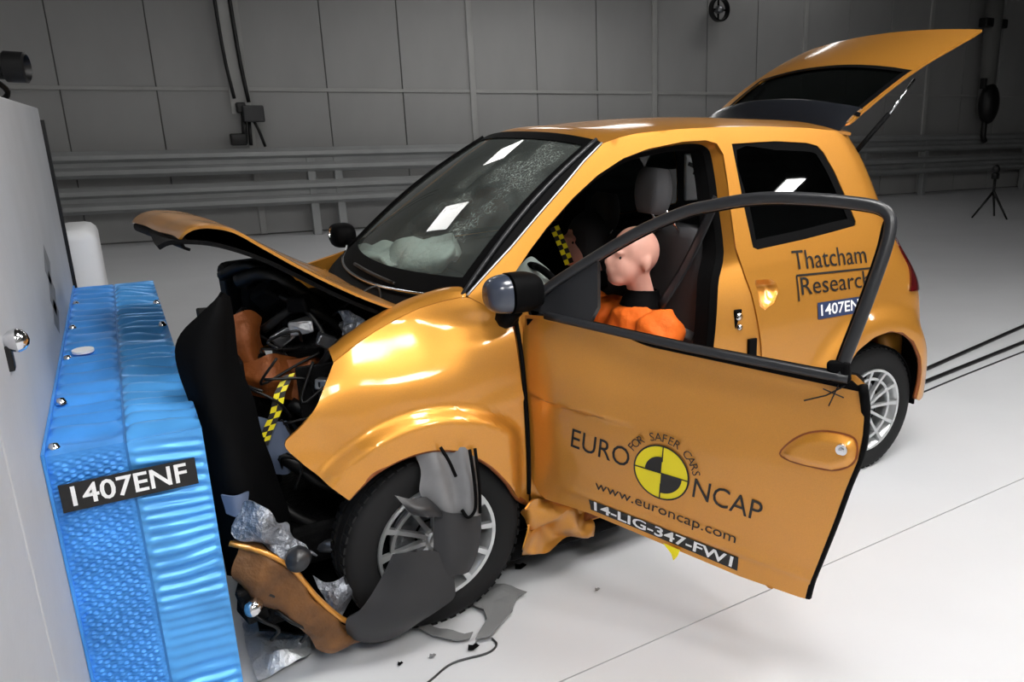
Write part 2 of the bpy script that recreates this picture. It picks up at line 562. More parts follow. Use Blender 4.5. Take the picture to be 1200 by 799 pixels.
hp = empty('hanging_column', wallpt(14.95, -.5, 1.3))
tag(hp, 'dark hanging column with hook block on the wall at right edge', 'column')
b = hp.location
MB().cyl((0, 0, .3), (0, 0, 3.4), .17, 14).build('pipe', DARKW, hp, True)
MB().box((0, 0, 2.15), (.75, .2, .18), bev=.03).build('top_bracket', BLKMET, hp)
MB().ell((-.02, -.1, .55), (.24, .2, .42)).build('hook_block', BLKMET, hp, True)
MB().tube([(-.1, -.1, .2), (-.12, -.12, -.1), (-.05, -.12, -.22)], .06, 8, 4).build('hook', BLKMET, hp, True)
MB().box((-.28, -.1, .95), (.1, .12, .22), bev=.02).build('limit_switch', BLKMET, hp)
wf = empty('round_wall_lamp', wallpt(8.5, -.25, 3.42))
tag(wf, 'small round dark wheel-like fitting high on the wall above the car', 'wall fitting')
vs = MB().lathe([(.17, -.05), (.2, -.05), (.2, .05), (.17, .05), (.17, -.05)], (0, 0, 0), (0, 1, 0), 28).build('rim', BLKMET, wf, True, split=40)
MB().lathe([(.0, -.06), (.06, -.05), (.07, .05), (0, .08)], (0, 0, 0), (0, 1, 0), 16).build('hub', STEEL, wf, True)
MB().box((0, .03, 0), (.36, .02, .03)).box((0, .03, 0), (.03, .02, .36)).box((0, .14, 0), (.05, .2, .05)).build('spokes', BLKMET, wf)

tp = empty('tripod', (10.95, 4.45, 0))
tag(tp, 'black camera tripod standing on the floor by the right guard rail', 'tripod')
for a in (0.4, 2.5, 4.6):
    MB().tube([(0, 0, .42), (.30*math.cos(a), .30*math.sin(a), .0)], [.022, .014], 8).build('leg', BLKMET, tp, True)
MB().cyl((0, 0, .36), (0, 0, .62), .022, 10).build('column', BLKMET, tp, True)
MB().box((0, 0, .66), (.11, .09, .10), bev=.02).ell((0, 0, .76), (.06, .06, .08)).build('head', BLKMET, tp, True, split=40)

# ------------------------------------------------------------------ concrete block
bk = empty('impact_block', (-2.0, -.5, 0))
tag(bk, 'big white-painted concrete impact block at the left edge', 'concrete block')
def B(p): return Vector(p)-bk.location
MB().box(B((-2.03, -.5, .79)), (2.02, 3.9, 1.58), bev=.02).build('core', BLOCKM, bk)
for (y0, y1) in ((-2.45, -1.264), (-1.254, 1.45)):
    MB().box(B((-1.012, (y0+y1)/2, .80)), (.024, y1-y0, 1.62), bev=.006).build('face_plate', BLOCKM, bk)
MB().box(B((-1.016, -1.259, .80)), (.012, .010, 1.60)).build('joint_strip', DARKW, bk)
MB().box(B((-1.012, 1.468, .78)), (.05, .03, 1.56)).build('edge_strip', BLKMET, bk)
MB().lathe([(0, .040), (.010, .038), (.019, .031), (.024, .02), (.02, .008), (.012, 0)], B((-1.0, -.99, 1.127)), (1, 0, 0), 28).build('lifting_eye', CHROME, bk, True)
MB().box(B((-.997, -.99, 1.095)), (.012, .03, .05), bev=.003).build('eye_plate', BLKMET, bk)
for (yy, zz, s) in ((.30, 1.09, .07), (.27, 1.0, .08), (.24, .93, .06)):
    MB().add([B((-.9993, yy-.12, zz)), B((-.9993, yy+.02, zz+s)), B((-.9993, yy+.14, zz-.01)), B((-.9993, yy+.0, zz-s))], [(0, 1, 2, 3)]).build('scuff_mark', STAIN, bk)
wpost = empty('white_bollard', (-.965, 1.86, 0))
tag(wpost, 'white-painted round-edged concrete post behind the far end of the blue barrier', 'post')
MB().box((0, 0, .53), (.17, .5, 1.06), bev=.05).build('post_body', mat('white_paint', (226, 227, 230), rough=.5), wpost, True, split=50)
MB().box((0, 0, .012), (.24, .56, .024), bev=.008).build('foot_plate', STEEL, wpost)

# camera on the block
hc = empty('high_speed_camera', (-1.12, .55, 1.615))
tag(hc, 'black high-speed camera with a white lamp on top of the concrete block', 'camera')
MB().box((.0, 0, .02), (.12, .12, .02)).cyl((0, 0, 0), (0, 0, .07), .02, 10).build('mount', BLKMET, hc)
MB().box((-.02, 0, .11), (.16, .10, .09), bev=.012).build('camera_body', BLKMET, hc)
MB().lathe([(0, .0), (.04, 0), (.042, .05), (.05, .055), (.05, .11), (.042, .115), (.036, .095), (0, .09)], (.05, 0, .11), (1, -.2, -.05), 20).build('lens', BLKMET, hc, True, split=40)
MB().box((-.02, .0, .20), (.15, .12, .07), bev=.015).build('lamp', WHITEP, hc)
MB().tube([(.05, .03, .08), (.09, .06, .03), (.05, .1, -.0), (-.04, .12, .01)], .009, 6, 4).build('cable', HOSE, hc, True)

# ------------------------------------------------------------------ deformable barrier
br = empty('deformable_barrier', (-.85, .27, .08))
tag(br, 'blue foil-covered honeycomb crash barrier bolted to the white block', 'crash barrier')
BO = br.location
Y0, Y1, Z0, Z1 = -.84, 1.385, .08, .83
def face_grid(nu, nv, fn):
    vs = [fn(i/nu, j/nv) for j in range(nv+1) for i in range(nu+1)]
    fs = [(j*(nu+1)+i, j*(nu+1)+i+1, (j+1)*(nu+1)+i+1, (j+1)*(nu+1)+i) for j in range(nv) for i in range(nu)]
    return vs, fs
def nz(x, y, z, s=1.0): return noise.noise(Vector((x, y, z))*s)
def layer(name, xa, xb, front, m):
    mb = MB()
    W = xb-xa
    def near(u, v):
        x = xa+W*u; z = Z0+(Z1-Z0)*v
        edge = min(1, min(u, 1-u)*12)*min(1, min(v, 1-v)*20)
        if front:
            ph = z/.029+.9*nz(x*2, 0, z*3, 2.0)
            d = .0045*math.sin(2*math.pi*ph)*(.45+.55*sstep(-.2, .3, nz(x, 3, z, 5)))+.006*nz(x, 1, z, 14)
        else:
            row = z/.017
            d = .0042*math.cos(2*math.pi*row)*math.cos(2*math.pi*(x/.025+.5*math.floor(row)))+.004*nz(x, 2, z, 12)
        return Vector((x, Y0-d*edge, z))
    def top(u, v):
        x = xa+W*u; y = Y0+(Y1-Y0)*v
        edge = min(1, min(u, 1-u)*12)*min(1, min(v, 1-v)*40)
        if front:
            ph = y/.085+1.4*nz(x*1.2, y, 0, 2.2)
            d = .017*math.sin(2*math.pi*ph)*(.6+.5*nz(x, y, 4, 3))+.012*nz(x, y, 1, 9)
            d -= .02*sstep(.25, 1, u)*(.5+.5*nz(0, y, 2, 4))
        else:
            ph = y/.11+.9*nz(x, y, 0, 2.2)
            d = .009*math.sin(2*math.pi*ph)+.010*nz(x, y, 7, 7)
        return Vector((x, y, Z1+d*edge))
    def frontf(u, v):
        y = Y0+(Y1-Y0)*u; z = Z0+(Z1-Z0)*v
        edge = min(1, min(u, 1-u)*30)*min(1, min(v, 1-v)*20)
        d = (-.05*sstep(-.75, -.3, y)*sstep(.9, .3, y) if front else 0)+.015*nz(0, y, z, 5)
        # segmented into blocks
        by = abs(((y-Y0)/.125) % 1-.5); bz = abs(((z-Z0)/.125) % 1-.5)
        if max(by, bz) > .44: d -= .006
        return Vector((xb+d*edge, y, z))
    mb.add(*face_grid(24 if front else 44, 300, near))
    mb.add(*face_grid(16, 240, top))
    if front: mb.add(*face_grid(90, 40, frontf))
    mb.add([(xa, Y1, Z0), (xb, Y1, Z0), (xb, Y1, Z1), (xa, Y1, Z1)], [(0, 3, 2, 1)])
    mb.add([(xa, Y0, Z0), (xb, Y0, Z0), (xb, Y1, Z0), (xa, Y1, Z0)], [(0, 3, 2, 1)])
    o = obj(name, [v-BO for v in mb.v], mb.f, m, br, True)
    return o
layer('rear_layer', -.994, -.848, False, BLUER)
layer('front_layer', -.842, -.690, True, BLUEF)
MB().box(Vector((-.845, .2725, .455))-BO, (.006, 2.215, .74)).build('interlayer_sheet', BLUER, br)
MB().box(Vector((-.996, .2725, .44))-BO, (.006, 2.25, .80)).build('backing_plate', BLUER, br)
# plate 1407ENF on the near end
def nl(u, v): # near end plane
    return Vector((-.848+u, Y0-.014, .730+v))-BO
pl = MB().prism([(-.133, -.033), (.133, -.033), (.133, .033), (-.133, .033)], lambda a, c: nl(a, c), lambda a, c: nl(a, c)+Vector((0, .004, 0))).build('number_plate', INK, br)
lettering('plate_lettering', '1407ENF', .066, lambda a, c: nl(a, c)+Vector((0, -.001, 0)), WHITEP, pl, bold=.001, width=.225)
for (x, y) in ((-.978, -.80), (-.978, -.44), (-.978, .03), (-.978, .49), (-.978, .96), (-.704, .79), (-.706, .36)):
    MB().lathe([(0, .016), (.008, .014), (.013, .004), (.014, 0)], Vector((x, y, Z1))-BO, (0, 0, 1), 10).build('bolt', CHROME, br, True)
MB().prism([(.030*math.cos(a*.35), .038*math.sin(a*.35)) for a in range(18)], lambda a, c: Vector((-.939+a, .097+c, Z1+.012))-BO, lambda a, c: Vector((-.939+a, .097+c, Z1+.004))-BO).build('white_sticker', WHITEP, br)

# ------------------------------------------------------------------ the car
car = empty('car', (1.0, 0, 0))
tag(car, 'crashed orange-gold microcar with its nose crushed against the blue barrier', 'car')
CO = car.location
ZS = [0, .15, .3, .5, .75, .88, .96, 1.03, 1.476, 1.6]
YS = [.66, .70, .725, .745, .737, .715, .69, .667, .50, .44]
XZ = [.3, .637, .833, 1.006, 1.171, 1.351, 1.476, 1.55]
XS = [2.205, 2.158, 2.124, 2.033, 1.977, 1.927, 1.86, 1.84]
_yt = cr([Vector((a, b, 0)) for a, b in zip(ZS, YS)], 8)
_yx = [v.x for v in _yt]; _yy = [v.y for v in _yt]
_xt = cr([Vector((a, b, 0)) for a, b in zip(XZ, XS)], 6)
_xx = [v.x for v in _xt]; _xy = [v.y for v in _xt]
def ys(z): return interp(z, _yx, _yy)
def flare(x, z, cx, r0, r1, amt):
    r = math.hypot(x-cx, z-.28)
    return amt*(1-sstep(r0, r1, r))
def side(s, z, sgn=-1, off=0.0):
    s0 = interp(z, _xx, _xy)-.07
    r = .2
    y = ys(z)+flare(s, z, 1.86, .40, .50, .040)
    # shallow swage line at handle height
    y += - .010*sstep(.64, .60, z)*sstep(1.6, 1.4, s)*0
    if s > s0:
        a = (s-s0)/r
        return Vector((s0+(r-off)*math.sin(a), sgn*(y-r+(r-off)*math.cos(a)), z))-CO
    return Vector((s, sgn*(y-off), z))-CO
def rear_s(z): return interp(z, _xx, _xy)-.07+.26

REAR = [(rear_s(z), z) for z in (1.46, 1.351, 1.25, 1.171, 1.08, 1.006, .92, .833, .73, .637, .5, .4, .30)]
ARCH_R = [(2.150, .29), (2.158, .36), (2.150, .43), (2.125, .50), (2.065, .583), (1.985, .636), (1.90, .655), (1.80, .645), (1.70, .602), (1.62, .525), (1.57, .42), (1.548, .30)]
APIL = [(.065, 1.023), (.15, 1.085), (.239, 1.148), (.35, 1.234), (.462, 1.318), (.56, 1.395), (.649, 1.455)]
ROOFS = [(.72, 1.474), (.8, 1.487), (1.0, 1.500), (1.2, 1.505), (1.4, 1.505), (1.65, 1.496), (1.80, 1.483)]
SIDE_OUT = APIL+ROOFS+REAR+[(2.30, .275), (2.18, .275)]+ARCH_R+[(1.565, .20), (1.54, .17), (.36, .17), (.23, .25), (.212, .348), (.205, .5), (.197, .68), (.195, .85), (.195, .948), (.12, .985)]
APER = [(.232, 1.075), (.30, 1.138), (.371, 1.198), (.49, 1.285), (.602, 1.353), (.72, 1.405), (.834, 1.434), (.992, 1.455), (1.10, 1.458), (1.15, 1.445), (1.17, 1.405), (1.162, 1.30), (1.15, 1.22), (1.135, 1.067), (1.15, .98), (1.17, .90), (1.20, .70), (1.206, .60), (1.19, .45), (1.13, .32), (1.08, .29), (.42, .27), (.28, .32), (.232, .42), (.225, .7), (.22, .95), (.222, 1.04)]
QWIN = [(1.222, 1.443), (1.45, 1.448), (1.62, 1.438), (1.68, 1.425), (1.705, 1.40), (1.745, 1.322), (1.785, 1.2), (1.809, 1.115), (1.80, 1.098), (1.65, 1.083), (1.484, 1.068), (1.24, 1.052), (1.218, 1.062), (1.216, 1.20)]
def grow(poly, d):
    """offset a closed 2D outline outward by d"""
    n = len(poly); A = 0
    for i in range(n): A += poly[i][0]*poly[(i+1) % n][1]-poly[(i+1) % n][0]*poly[i][1]
    sg = 1 if A > 0 else -1
    out = []
    for i in range(n):
        a, b, c = Vector(poly[i-1]), Vector(poly[i]), Vector(poly[(i+1) % n])
        e1 = (b-a).normalized(); e2 = (c-b).normalized()
        nn = (Vector((e1.y, -e1.x))+Vector((e2.y, -e2.x)))
        if nn.length < 1e-6: nn = Vector((e1.y, -e1.x))
        nn.normalize()
        out.append(tuple(b+nn*d*sg))
    return out

CUP = [(1.195, .945), (1.27, .94), (1.30, .925), (1.305, .89), (1.275, .85), (1.225, .83), (1.198, .85)]
sp = panel('body_side', SIDE_OUT, [APER, QWIN, CUP], lambda s, z: side(s, z), [PAINT, TRIM], car, .022, .018)
tag(sp, 'near body side with bare door opening and quarter window')
# far side: door shut, windows only
FDOORW = [(.30, 1.10), (.371, 1.16), (.49, 1.25), (.602, 1.318), (.72, 1.372), (.834, 1.402), (.992, 1.425), (1.10, 1.428), (1.13, 1.40), (1.10, 1.06), (.9, 1.04), (.5, 1.02), (.33, 1.02)]
fp = panel('body_side', SIDE_OUT, [FDOORW, QWIN], lambda s, z: side(s, z, 1), [PAINT, TRIM], car, .03, .018, flip=True)
tag(fp, 'far body side with closed door')
# weather strips, jambs
def strip(name, loopA, loopB, fa, fb, m, parent, closed=True, th=0):
    A = [fa(*p) for p in loopA]; Bb = [fb(*p) for p in loopB]
    n = len(A)
    fs = [(i, (i+1) % n, n+(i+1) % n, n+i) for i in range(n if closed else n-1)]
    return obj(name, A+Bb, fs, m, parent, True, th, 0, split=35)
def loopn(poly, k=3): return [(p.x, p.y) for p in cr([Vector((*q, 0)) for q in poly], k, True)]
AP2 = loopn(APER)
INN = [(.245, 1.075), (.312, 1.130), (.383, 1.186), (.50, 1.272), (.61, 1.338), (.725, 1.39), (.836, 1.420), (.99, 1.441), (1.09, 1.444), (1.135, 1.43), (1.150, 1.40), (1.145, 1.30), (1.135, 1.22), (1.115, 1.05), (1.07, .96), (1.045, .89), (1.010, .72), (1.0, .60), (1.0, .45), (.97, .36), (.92, .33), (.45, .31), (.33, .36), (.29, .45), (.28, .7), (.275, .95), (.25, 1.03)]
jm = strip('door_jamb', AP2, loopn(INN), lambda s, z: side(s, z, -1, .008), lambda s, z: side(s, z, -1, .055), PAINT, car)
strip('door_seal', loopn(INN), loopn(grow(INN, -.018)), lambda s, z: side(s, z, -1, .052), lambda s, z: side(s, z, -1, .075), BLACK, car)
strip('inner_frame', loopn(grow(INN, -.016)), loopn(grow(INN, -.03)), lambda s, z: side(s, z, -1, .075), lambda s, z: side(s, z, -1, .14), TRIM, car)
# striker, slot
def J(s, z, off): return side(s, z, -1, off)
st = MB().box(J(1.115, .80, .035), (.035, .012, .085), bev=.004).build('striker', BLACK, car)
MB().lathe([(0, .014), (.014, .012), (.016, 0)], J(1.115, .815, .03), (0, -1, 0), 14).lathe([(0, .014), (.010, .012), (.012, 0)], J(1.115, .775, .03), (0, -1, 0), 14).build('striker_bolt', CHROME, st, True)
MB().box(J(1.165, .685, .014), (.04, .014, .085), bev=.003).build('jamb_slot', TRIM, car)
# recess cup behind the door handle, pressed into the quarter panel
cup = CUP
cv, cf = cdt(cup, [], .01)
def cupf(s, z):
    d = min((Vector((s, z))-Vector(p)).length for p in resample([Vector((*q, 0)) for q in cup], .004) for p in [(p.x, p.y)])
    return side(s, z, -1, .002+.040*sstep(0, .030, d)*(.35+.65*sstep(.83, .92, z)))
obj('handle_recess', [cupf(p.x, p.y) for p in cv], cf, PAINT, car, True)

qg = panel('quarter_glass', grow(QWIN, .006), [], lambda s, z: side(s, z, -1, .012), GLASSD, car, .06, .004)
strip('glass_band', loopn(QWIN), loopn(grow(QWIN, -.035)), lambda s, z: side(s, z, -1, .004), lambda s, z: side(s, z, -1, .008), BLACK, car)
panel('quarter_glass', grow(QWIN, .006), [], lambda s, z: side(s, z, 1, .012), GLASSD, car, .06, .004, flip=True)
panel('door_glass', grow(FDOORW, .006), [], lambda s, z: side(s, z, 1, .012), GLASSD, car, .06, .004, flip=True)
panel('far_trim', [(.3, .3), (1.6, .3), (1.75, .7), (1.85, 1.04), (1.2, 1.02), (.3, 1.0)], [], lambda s, z: side(s, z, 1, .05), TRIM, car, .08, .02, flip=True)

# roof
def roof_edge(x): return interp(x, [p[0] for p in [APIL[-1]]+ROOFS]+[1.88], [p[1] for p in [APIL[-1]]+ROOFS]+[1.474])
rows = []
for x in (.645, .70, .80, 1.0, 1.3, 1.6, 1.8, 1.90):
    ze = roof_edge(x); e = ys(ze)
    zc = interp(x, [.645, .7, 1.04, 1.374, 1.8, 1.9], [1.492, 1.513, 1.541, 1.548, 1.531, 1.520])
    row = []
    for t in (-1, -.94, -.8, -.5, 0, .5, .8, .94, 1):
        row.append(Vector((x-.045*(1-t*t)*(1 if x < .75 else .3 if x < .9 else -.6 if x > 1.75 else 0), e*t, ze+(zc-ze)*(1-abs(t)**2.6)))-CO)
    rows.append(row)
patch('roof', rows, [PAINT, TRIM], car, .012, 5, 5, off=-1)

# windscreen
HDR = lambda t: Vector((.640-.045*(1-t*t), .497*t, 1.462+.030*(1-abs(t)**2.6)))
BAS = lambda t: Vector((.060-.15*(1-abs(t)**2.2), .655*t, 1.012-.02*(1-t*t)))
def ws(u, t, off=0.0):
    p = BAS(t).lerp(HDR(t), u)
    n = Vector((-.62, .10*t, .78)).normalized()
    return p+n*(.028*math.sin(math.pi*u)+off)-CO
def wgrid(name, ulist, tlist, off, m, th):
    vs = [ws(u, t, off) for u in ulist for t in tlist]
    W = len(tlist)
    fs = [(i*W+j, i*W+j+1, (i+1)*W+j+1, (i+1)*W+j) for i in range(len(ulist)-1) for j in range(W-1)]
    return obj(name, vs, fs, m, car, True, th, 0)
def rng(a, c, n): return [lerp(a, c, i/n) for i in range(n+1)]
wgl = wgrid('windscreen', rng(.01, .99, 20), rng(-.985, .985, 30), 0, GLASSW, 0)
tag(wgl, 'cracked windscreen glass')
for (ul, tl) in ((rng(0, 1, 20), [-1, -.96, -.91]), (rng(0, 1, 20), [.91, .96, 1]), ([.945, .97, 1.0], rng(-1, 1, 30)), ([0, .04, .10], rng(-1, 1, 30))):
    wgrid('screen_border', ul, tl, .003, BLACK, .002)
for sg in (-1, 1):
    MB().tube([ws(u, sg*.985, .008) for u in rng(0, 1, 16)], .007, 8).build('screen_moulding', BLACK if sg > 0 else SATIN, car, True)
MB().tube([ws(.0, t, .006) for t in rng(-1, .9, 20)], .006, 8).build('screen_moulding', CHROME, car, True)
# black infill between screen and pillars, bright edge line
for sg in (-1, 1):
    A_ = resample([Vector((*p, 0)) for p in APIL], .02, False)
    n_ = len(A_)
    vv = [ws(i/(n_-1), sg*.99, .002) for i in range(n_)]+[side(p.x, p.y, sg, .004) for p in A_]
    obj('pillar_infill', vv, [(i, i+1, n_+i+1, n_+i) for i in range(n_-1)], BLACK, car, True, .004, 0)
    MB().tube([side(p.x-.002, p.y+.003, sg, .002) for p in A_], .0035, 6).build('bright_edge_line', SILVER, car, True)
# cowl and wipers
rows = [[Vector((BAS(t).x-.0, BAS(t).y, BAS(t).z-.008))-CO for t in (-1, -.7, -.35, 0, .35, .7, 1)], [Vector((BAS(t).x-.07, BAS(t).y*.97, BAS(t).z-.05))-CO for t in (-1, -.7, -.35, 0, .35, .7, 1)], [Vector((BAS(t).x-.10, BAS(t).y*.95, BAS(t).z-.16))-CO for t in (-1, -.7, -.35, 0, .35, .7, 1)]]
patch('cowl', rows, BLACK, car, .006, 4, 4)
MB().tube([ws(.02, -.5, .015), ws(.035, -.2, .018), ws(.04, .15, .015)], .006, 6, 5).build('wiper', BLKMET, car, True)
MB().tube([Vector((.03, .63, 1.02))-CO, Vector((.0, .54, 1.005))-CO, Vector((.0, .46, .985))-CO, Vector((-.05, .38, .97))-CO], .004, 6, 6).build('torn_moulding', SILVER, car, True)

# ------------------------------------------------ bonnet, popped up and buckled
HP = [(-.020, .935), (-.12, .975), (-.21, 1.020), (-.30, 1.075), (-.38, 1.130), (-.475, 1.192), (-.575, 1.238), (-.65, 1.252), (-.69, 1.250), (-.715, 1.238), (-.728, 1.222)]
HWD = [.58, .56, .545, .53, .52, .51, .50, .48, .46, .45, .44]
rows = []
for (x, z), wd in zip(HP, HWD):
    row = []
    for t in (-1, -.9, -.6, -.3, 0, .3, .6, .9, 1):
        k = (x+.4)/.4
        row.append(Vector((x+(-.05*(1-t*t) if x > -.1 else 0)+sstep(-.40, -.70, x)*(.035-.045*t), wd*t, z+.010-.018*(t+1)-.004*(abs(t) > .95)+.004*math.sin(5*t+x*9)*(1-abs(t))))-CO)
    rows.append(row)
hd = patch('bonnet', rows, PAINT, car, .008, 5, 5, off=-1)
tag(hd, 'bonnet buckled upwards')
rows2 = []
for (x, z), wd in list(zip(HP, HWD))[1:-1]:
    rows2.append([Vector((x+.012, wd*.94*t, z-.028-.012*(abs(t) < .8)))-CO for t in (-1, -.6, -.2, .2, .6, 1)])
patch('bonnet_frame', rows2, ENGINE, hd, .012, 4, 4)
rows3 = []
for dz, dx in ((.006, .004), (-.006, -.004), (-.020, -.002), (-.028, .012)):
    rows3.append([Vector((-.722+dx+(.035-.045*t), .44*t, 1.222-.018*(t+1)+dz+.006))-CO for t in (-1, -.5, 0, .5, 1)])
patch('bonnet_lip', rows3, BLACK, hd, .008, 4, 4)

# ------------------------------------------------ near front wing
top = [(-.34, .885), (-.25, .928), (-.15, .965), (-.04, 1.0), (.06, 1.017), (.13, .985), (.192, .95)]
bot = [(-.364, .519), (-.33, .548), (-.28, .582), (-.20, .605), (-.12, .608), (-.03, .582), (.05, .522), (.11, .445), (.16, .36), (.205, .315)]
lef = [(-.34, .885), (-.375, .835), (-.412, .78), (-.46, .735), (-.50, .70), (-.468, .645), (-.43, .597), (-.364, .519)]
rig = [(.192, .95), (.193, .8), (.197, .68), (.203, .5), (.205, .315)]
def curve2(pts, n):
    P = cr([Vector((*p, 0)) for p in pts], 12)
    L = [0]
    for i in range(len(P)-1): L.append(L[-1]+(P[i+1]-P[i]).length)
    out = []
    for k in range(n+1):
        d = L[-1]*k/n
        j = 0
        while j < len(L)-2 and L[j+1] < d: j += 1
        t = (d-L[j])/max(1e-9, L[j+1]-L[j])
        out.append(P[j].lerp(P[j+1], min(1, t)))
    return out
NU, NV = 60, 40
T, Bm, Lf, Rg = curve2(top, NU), curve2(bot, NU), curve2(lef, NV), curve2(rig, NV)
def wing_y(x, z):
    y = ys(z)+flare(x, z, -.12, .405, .445, .040)*sstep(.19, .12, x)
    y += -.012*sstep(-.28, -.45, x)
    y -= .075*sstep(.74, .98, z)**1.3*sstep(.12, -.12, x)
    y -= .02*math.exp(-(((x-.1)/.09)**2+((z-.93)/.035)**2))      # dent under the mirror
    y += .008*math.exp(-((z-.70-.1*(x-.2))/.02)**2)*sstep(-.02, .16, x)
    return -y
vs = []; fs = []
for j in range(NV+1):
    v = j/NV
    for i in range(NU+1):
        u = i/NU
        p = T[i]*(1-v)+Bm[i]*v+Lf[j]*(1-u)+Rg[j]*u-(T[0]*(1-u)*(1-v)+T[-1]*u*(1-v)+Bm[0]*(1-u)*v+Bm[-1]*u*v)
        x, z = p.x, p.y
        cru = .010*noise.noise(Vector((x*9, z*9, 2)))*sstep(-.1, -.4, x)
        vs.append(Vector((x, wing_y(x, z)+cru, z))-CO)
fs = [(j*(NU+1)+i, (j+1)*(NU+1)+i, (j+1)*(NU+1)+i+1, j*(NU+1)+i+1) for j in range(NV) for i in range(NU)]
wing = obj('front_wing', vs, fs, PAINT, car, True, .010, -1)
tag(wing, 'near front wing with torn front edge')
# shoulder of the wing rolling in to the engine bay, torn along its edge
rows = []
for i in range(0, 46, 3):
    p = T[i]
    tear = .018*random.random()
    y = wing_y(p.x, p.y)
    rows.append([Vector((p.x, y, p.y))-CO, Vector((p.x, y+.025, p.y+.016))-CO, Vector((p.x+.004, y+.06, p.y+.022))-CO, Vector((p.x+.006, y+.085+tear, p.y+.014))-CO])
patch('wing_shoulder', rows, PAINT, wing, .006, 4, 3, off=0)
# arch lip
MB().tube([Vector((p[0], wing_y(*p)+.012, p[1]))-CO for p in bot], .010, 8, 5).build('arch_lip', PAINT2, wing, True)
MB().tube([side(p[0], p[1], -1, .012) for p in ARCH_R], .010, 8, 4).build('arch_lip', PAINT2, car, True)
# far wing
fpan = panel('front_wing', [(-.30, .87), (-.15, .945), (.06, 1.0), (.19, .95), (.2, .5), (.2, .3), (.13, .42), (.05, .52), (-.1, .6), (-.28, .58), (-.42, .6), (-.45, .7)], [], lambda x, z: Vector((x, ys(z), z))-CO, PAINT, car, .04, .01, flip=True)
tag(fpan, 'far front wing')

MB().tube([side(.203, z, -1, -.003) for z in (.945, .85, .75, .68, .6, .5, .42, .36)], .0075, 8, 3).build('shut_gap_shade', BLACK, car, True)  # black tube put in for the shade of the door shut gap
# wheel housings, floor pan
def housing(cx, sg, r, m=TRIM):
    vs = []; fs = []
    N = 18
    for k in range(N+1):
        a = math.radians(2+176*k/N)
        for y in (.725, .58, .42):
            vs.append(Vector((cx+r*math.cos(a), sg*y, .28+r*math.sin(a)))-CO)
    for k in range(N):
        for j in range(2): fs.append((k*3+j, k*3+j+1, k*3+j+4, k*3+j+3))
    n = len(vs)
    vs.append(Vector((cx, sg*.42, .28))-CO)
    for k in range(N): fs.append((k*3+2, n, k*3+5))
    return obj('wheel_housing', vs, fs, m, car, True, .004, 0)
housing(1.866, -1, .299)
housing(1.866, 1, .299)
MB().box(Vector((1.15, 0, .20))-CO, (1.95, 1.26, .06), bev=.01).build('floor_pan', TRIM, car)
MB().box(Vector((.16, 0, .60))-CO, (.05, 1.22, .76), bev=.01).build('bulkhead', TRIM, car)
for sg in (-1, 1):
    MB().box(Vector((2.178, sg*.585, .43))-CO, (.010, .29, .36)).build('arch_leak_plate', TRIM, car)  # added black plate closes the bright leak behind the rear arch
MB().box(Vector((2.13, 0, .45))-CO, (.20, 1.30, .34), bev=.08).build('rear_bumper', PAINT, car, True, split=50)
MB().box(Vector((1.98, 0, .66))-CO, (.3, 1.2, .10), bev=.02).build('boot_floor', TRIM, car)
# sills
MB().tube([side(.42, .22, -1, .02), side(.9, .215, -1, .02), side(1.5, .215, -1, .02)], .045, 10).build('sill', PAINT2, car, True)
rows = []
for i, x in enumerate((.17, .22, .28, .34, .40, .46)):
    rows.append([crumple(side(x, z, -1, -.02-.03*math.sin(i*1.9+z*40)*(z > .13)), .040, 22, 3) for z in (.335, .29, .25, .20, .155, .12)])
cs = patch('crumpled_sill', rows, PAINT, car, .006, 4, 4, off=0)
MB().box(Vector((.42, -.64, .125))-CO, (.55, .1, .06), bev=.02).build('sill_underside', TRIM, car)

# tail lamp
TLO = [(1.985, .80), (2.02, .90), (2.0, 1.0), (1.96, 1.05), (2.20, 1.06), (2.24, .95), (2.26, .80), (2.22, .78)]
TLO = [(s+.085, z) for s, z in TLO]
panel('tail_lamp', TLO, [], lambda s, z: side(s, z, -1, -.008), RED, car, .02, .01)

# lettering on the rear quarter
def Q(s, z): return side(s, z, -1, -.003)
tl = math.radians(1.5)
def qf(cs_, cz, rot=0.0):
    c, s = math.cos(rot), math.sin(rot)
    return lambda a, b: Q(cs_+a*c-b*s, cz+a*s+b*c)
lettering('quarter_lettering', 'Thatcham', .105, qf(1.615, .985, -.035), INK, sp, width=.42)
lettering('quarter_lettering', 'Research', .098, qf(1.625, .885, -.035), INK, sp, width=.40)
for (a, b_, c, d) in ((1.41, .938, 1.86, .922), (1.41, .938, 1.405, .84)):
    L = Vector((c-a, d-b_)); N_ = Vector((-L.y, L.x)).normalized()*.004
    P = [Vector((a, b_)).lerp(Vector((c, d)), t/8) for t in range(9)]
    vv = [Q(*(p+N_)) for p in P]+[Q(*(p-N_)) for p in P]
    obj('lettering_rule', vv, [(i, i+1, 10+i, 9+i) for i in range(8)], INK, sp)
nv_, nf_ = cdt([(1.503, .755), (1.80, .748), (1.80, .815), (1.503, .822)], [], .03)
ql = obj('number_label', [Q(p.x, p.y) for p in nv_], nf_, NAVY, sp)
lettering('label_lettering', '1407ENF', .062, lambda a, c: side(1.65+a, .785+c-.02*a, -1, -.0045), WHITEP, sp, bold=.001, width=.26)

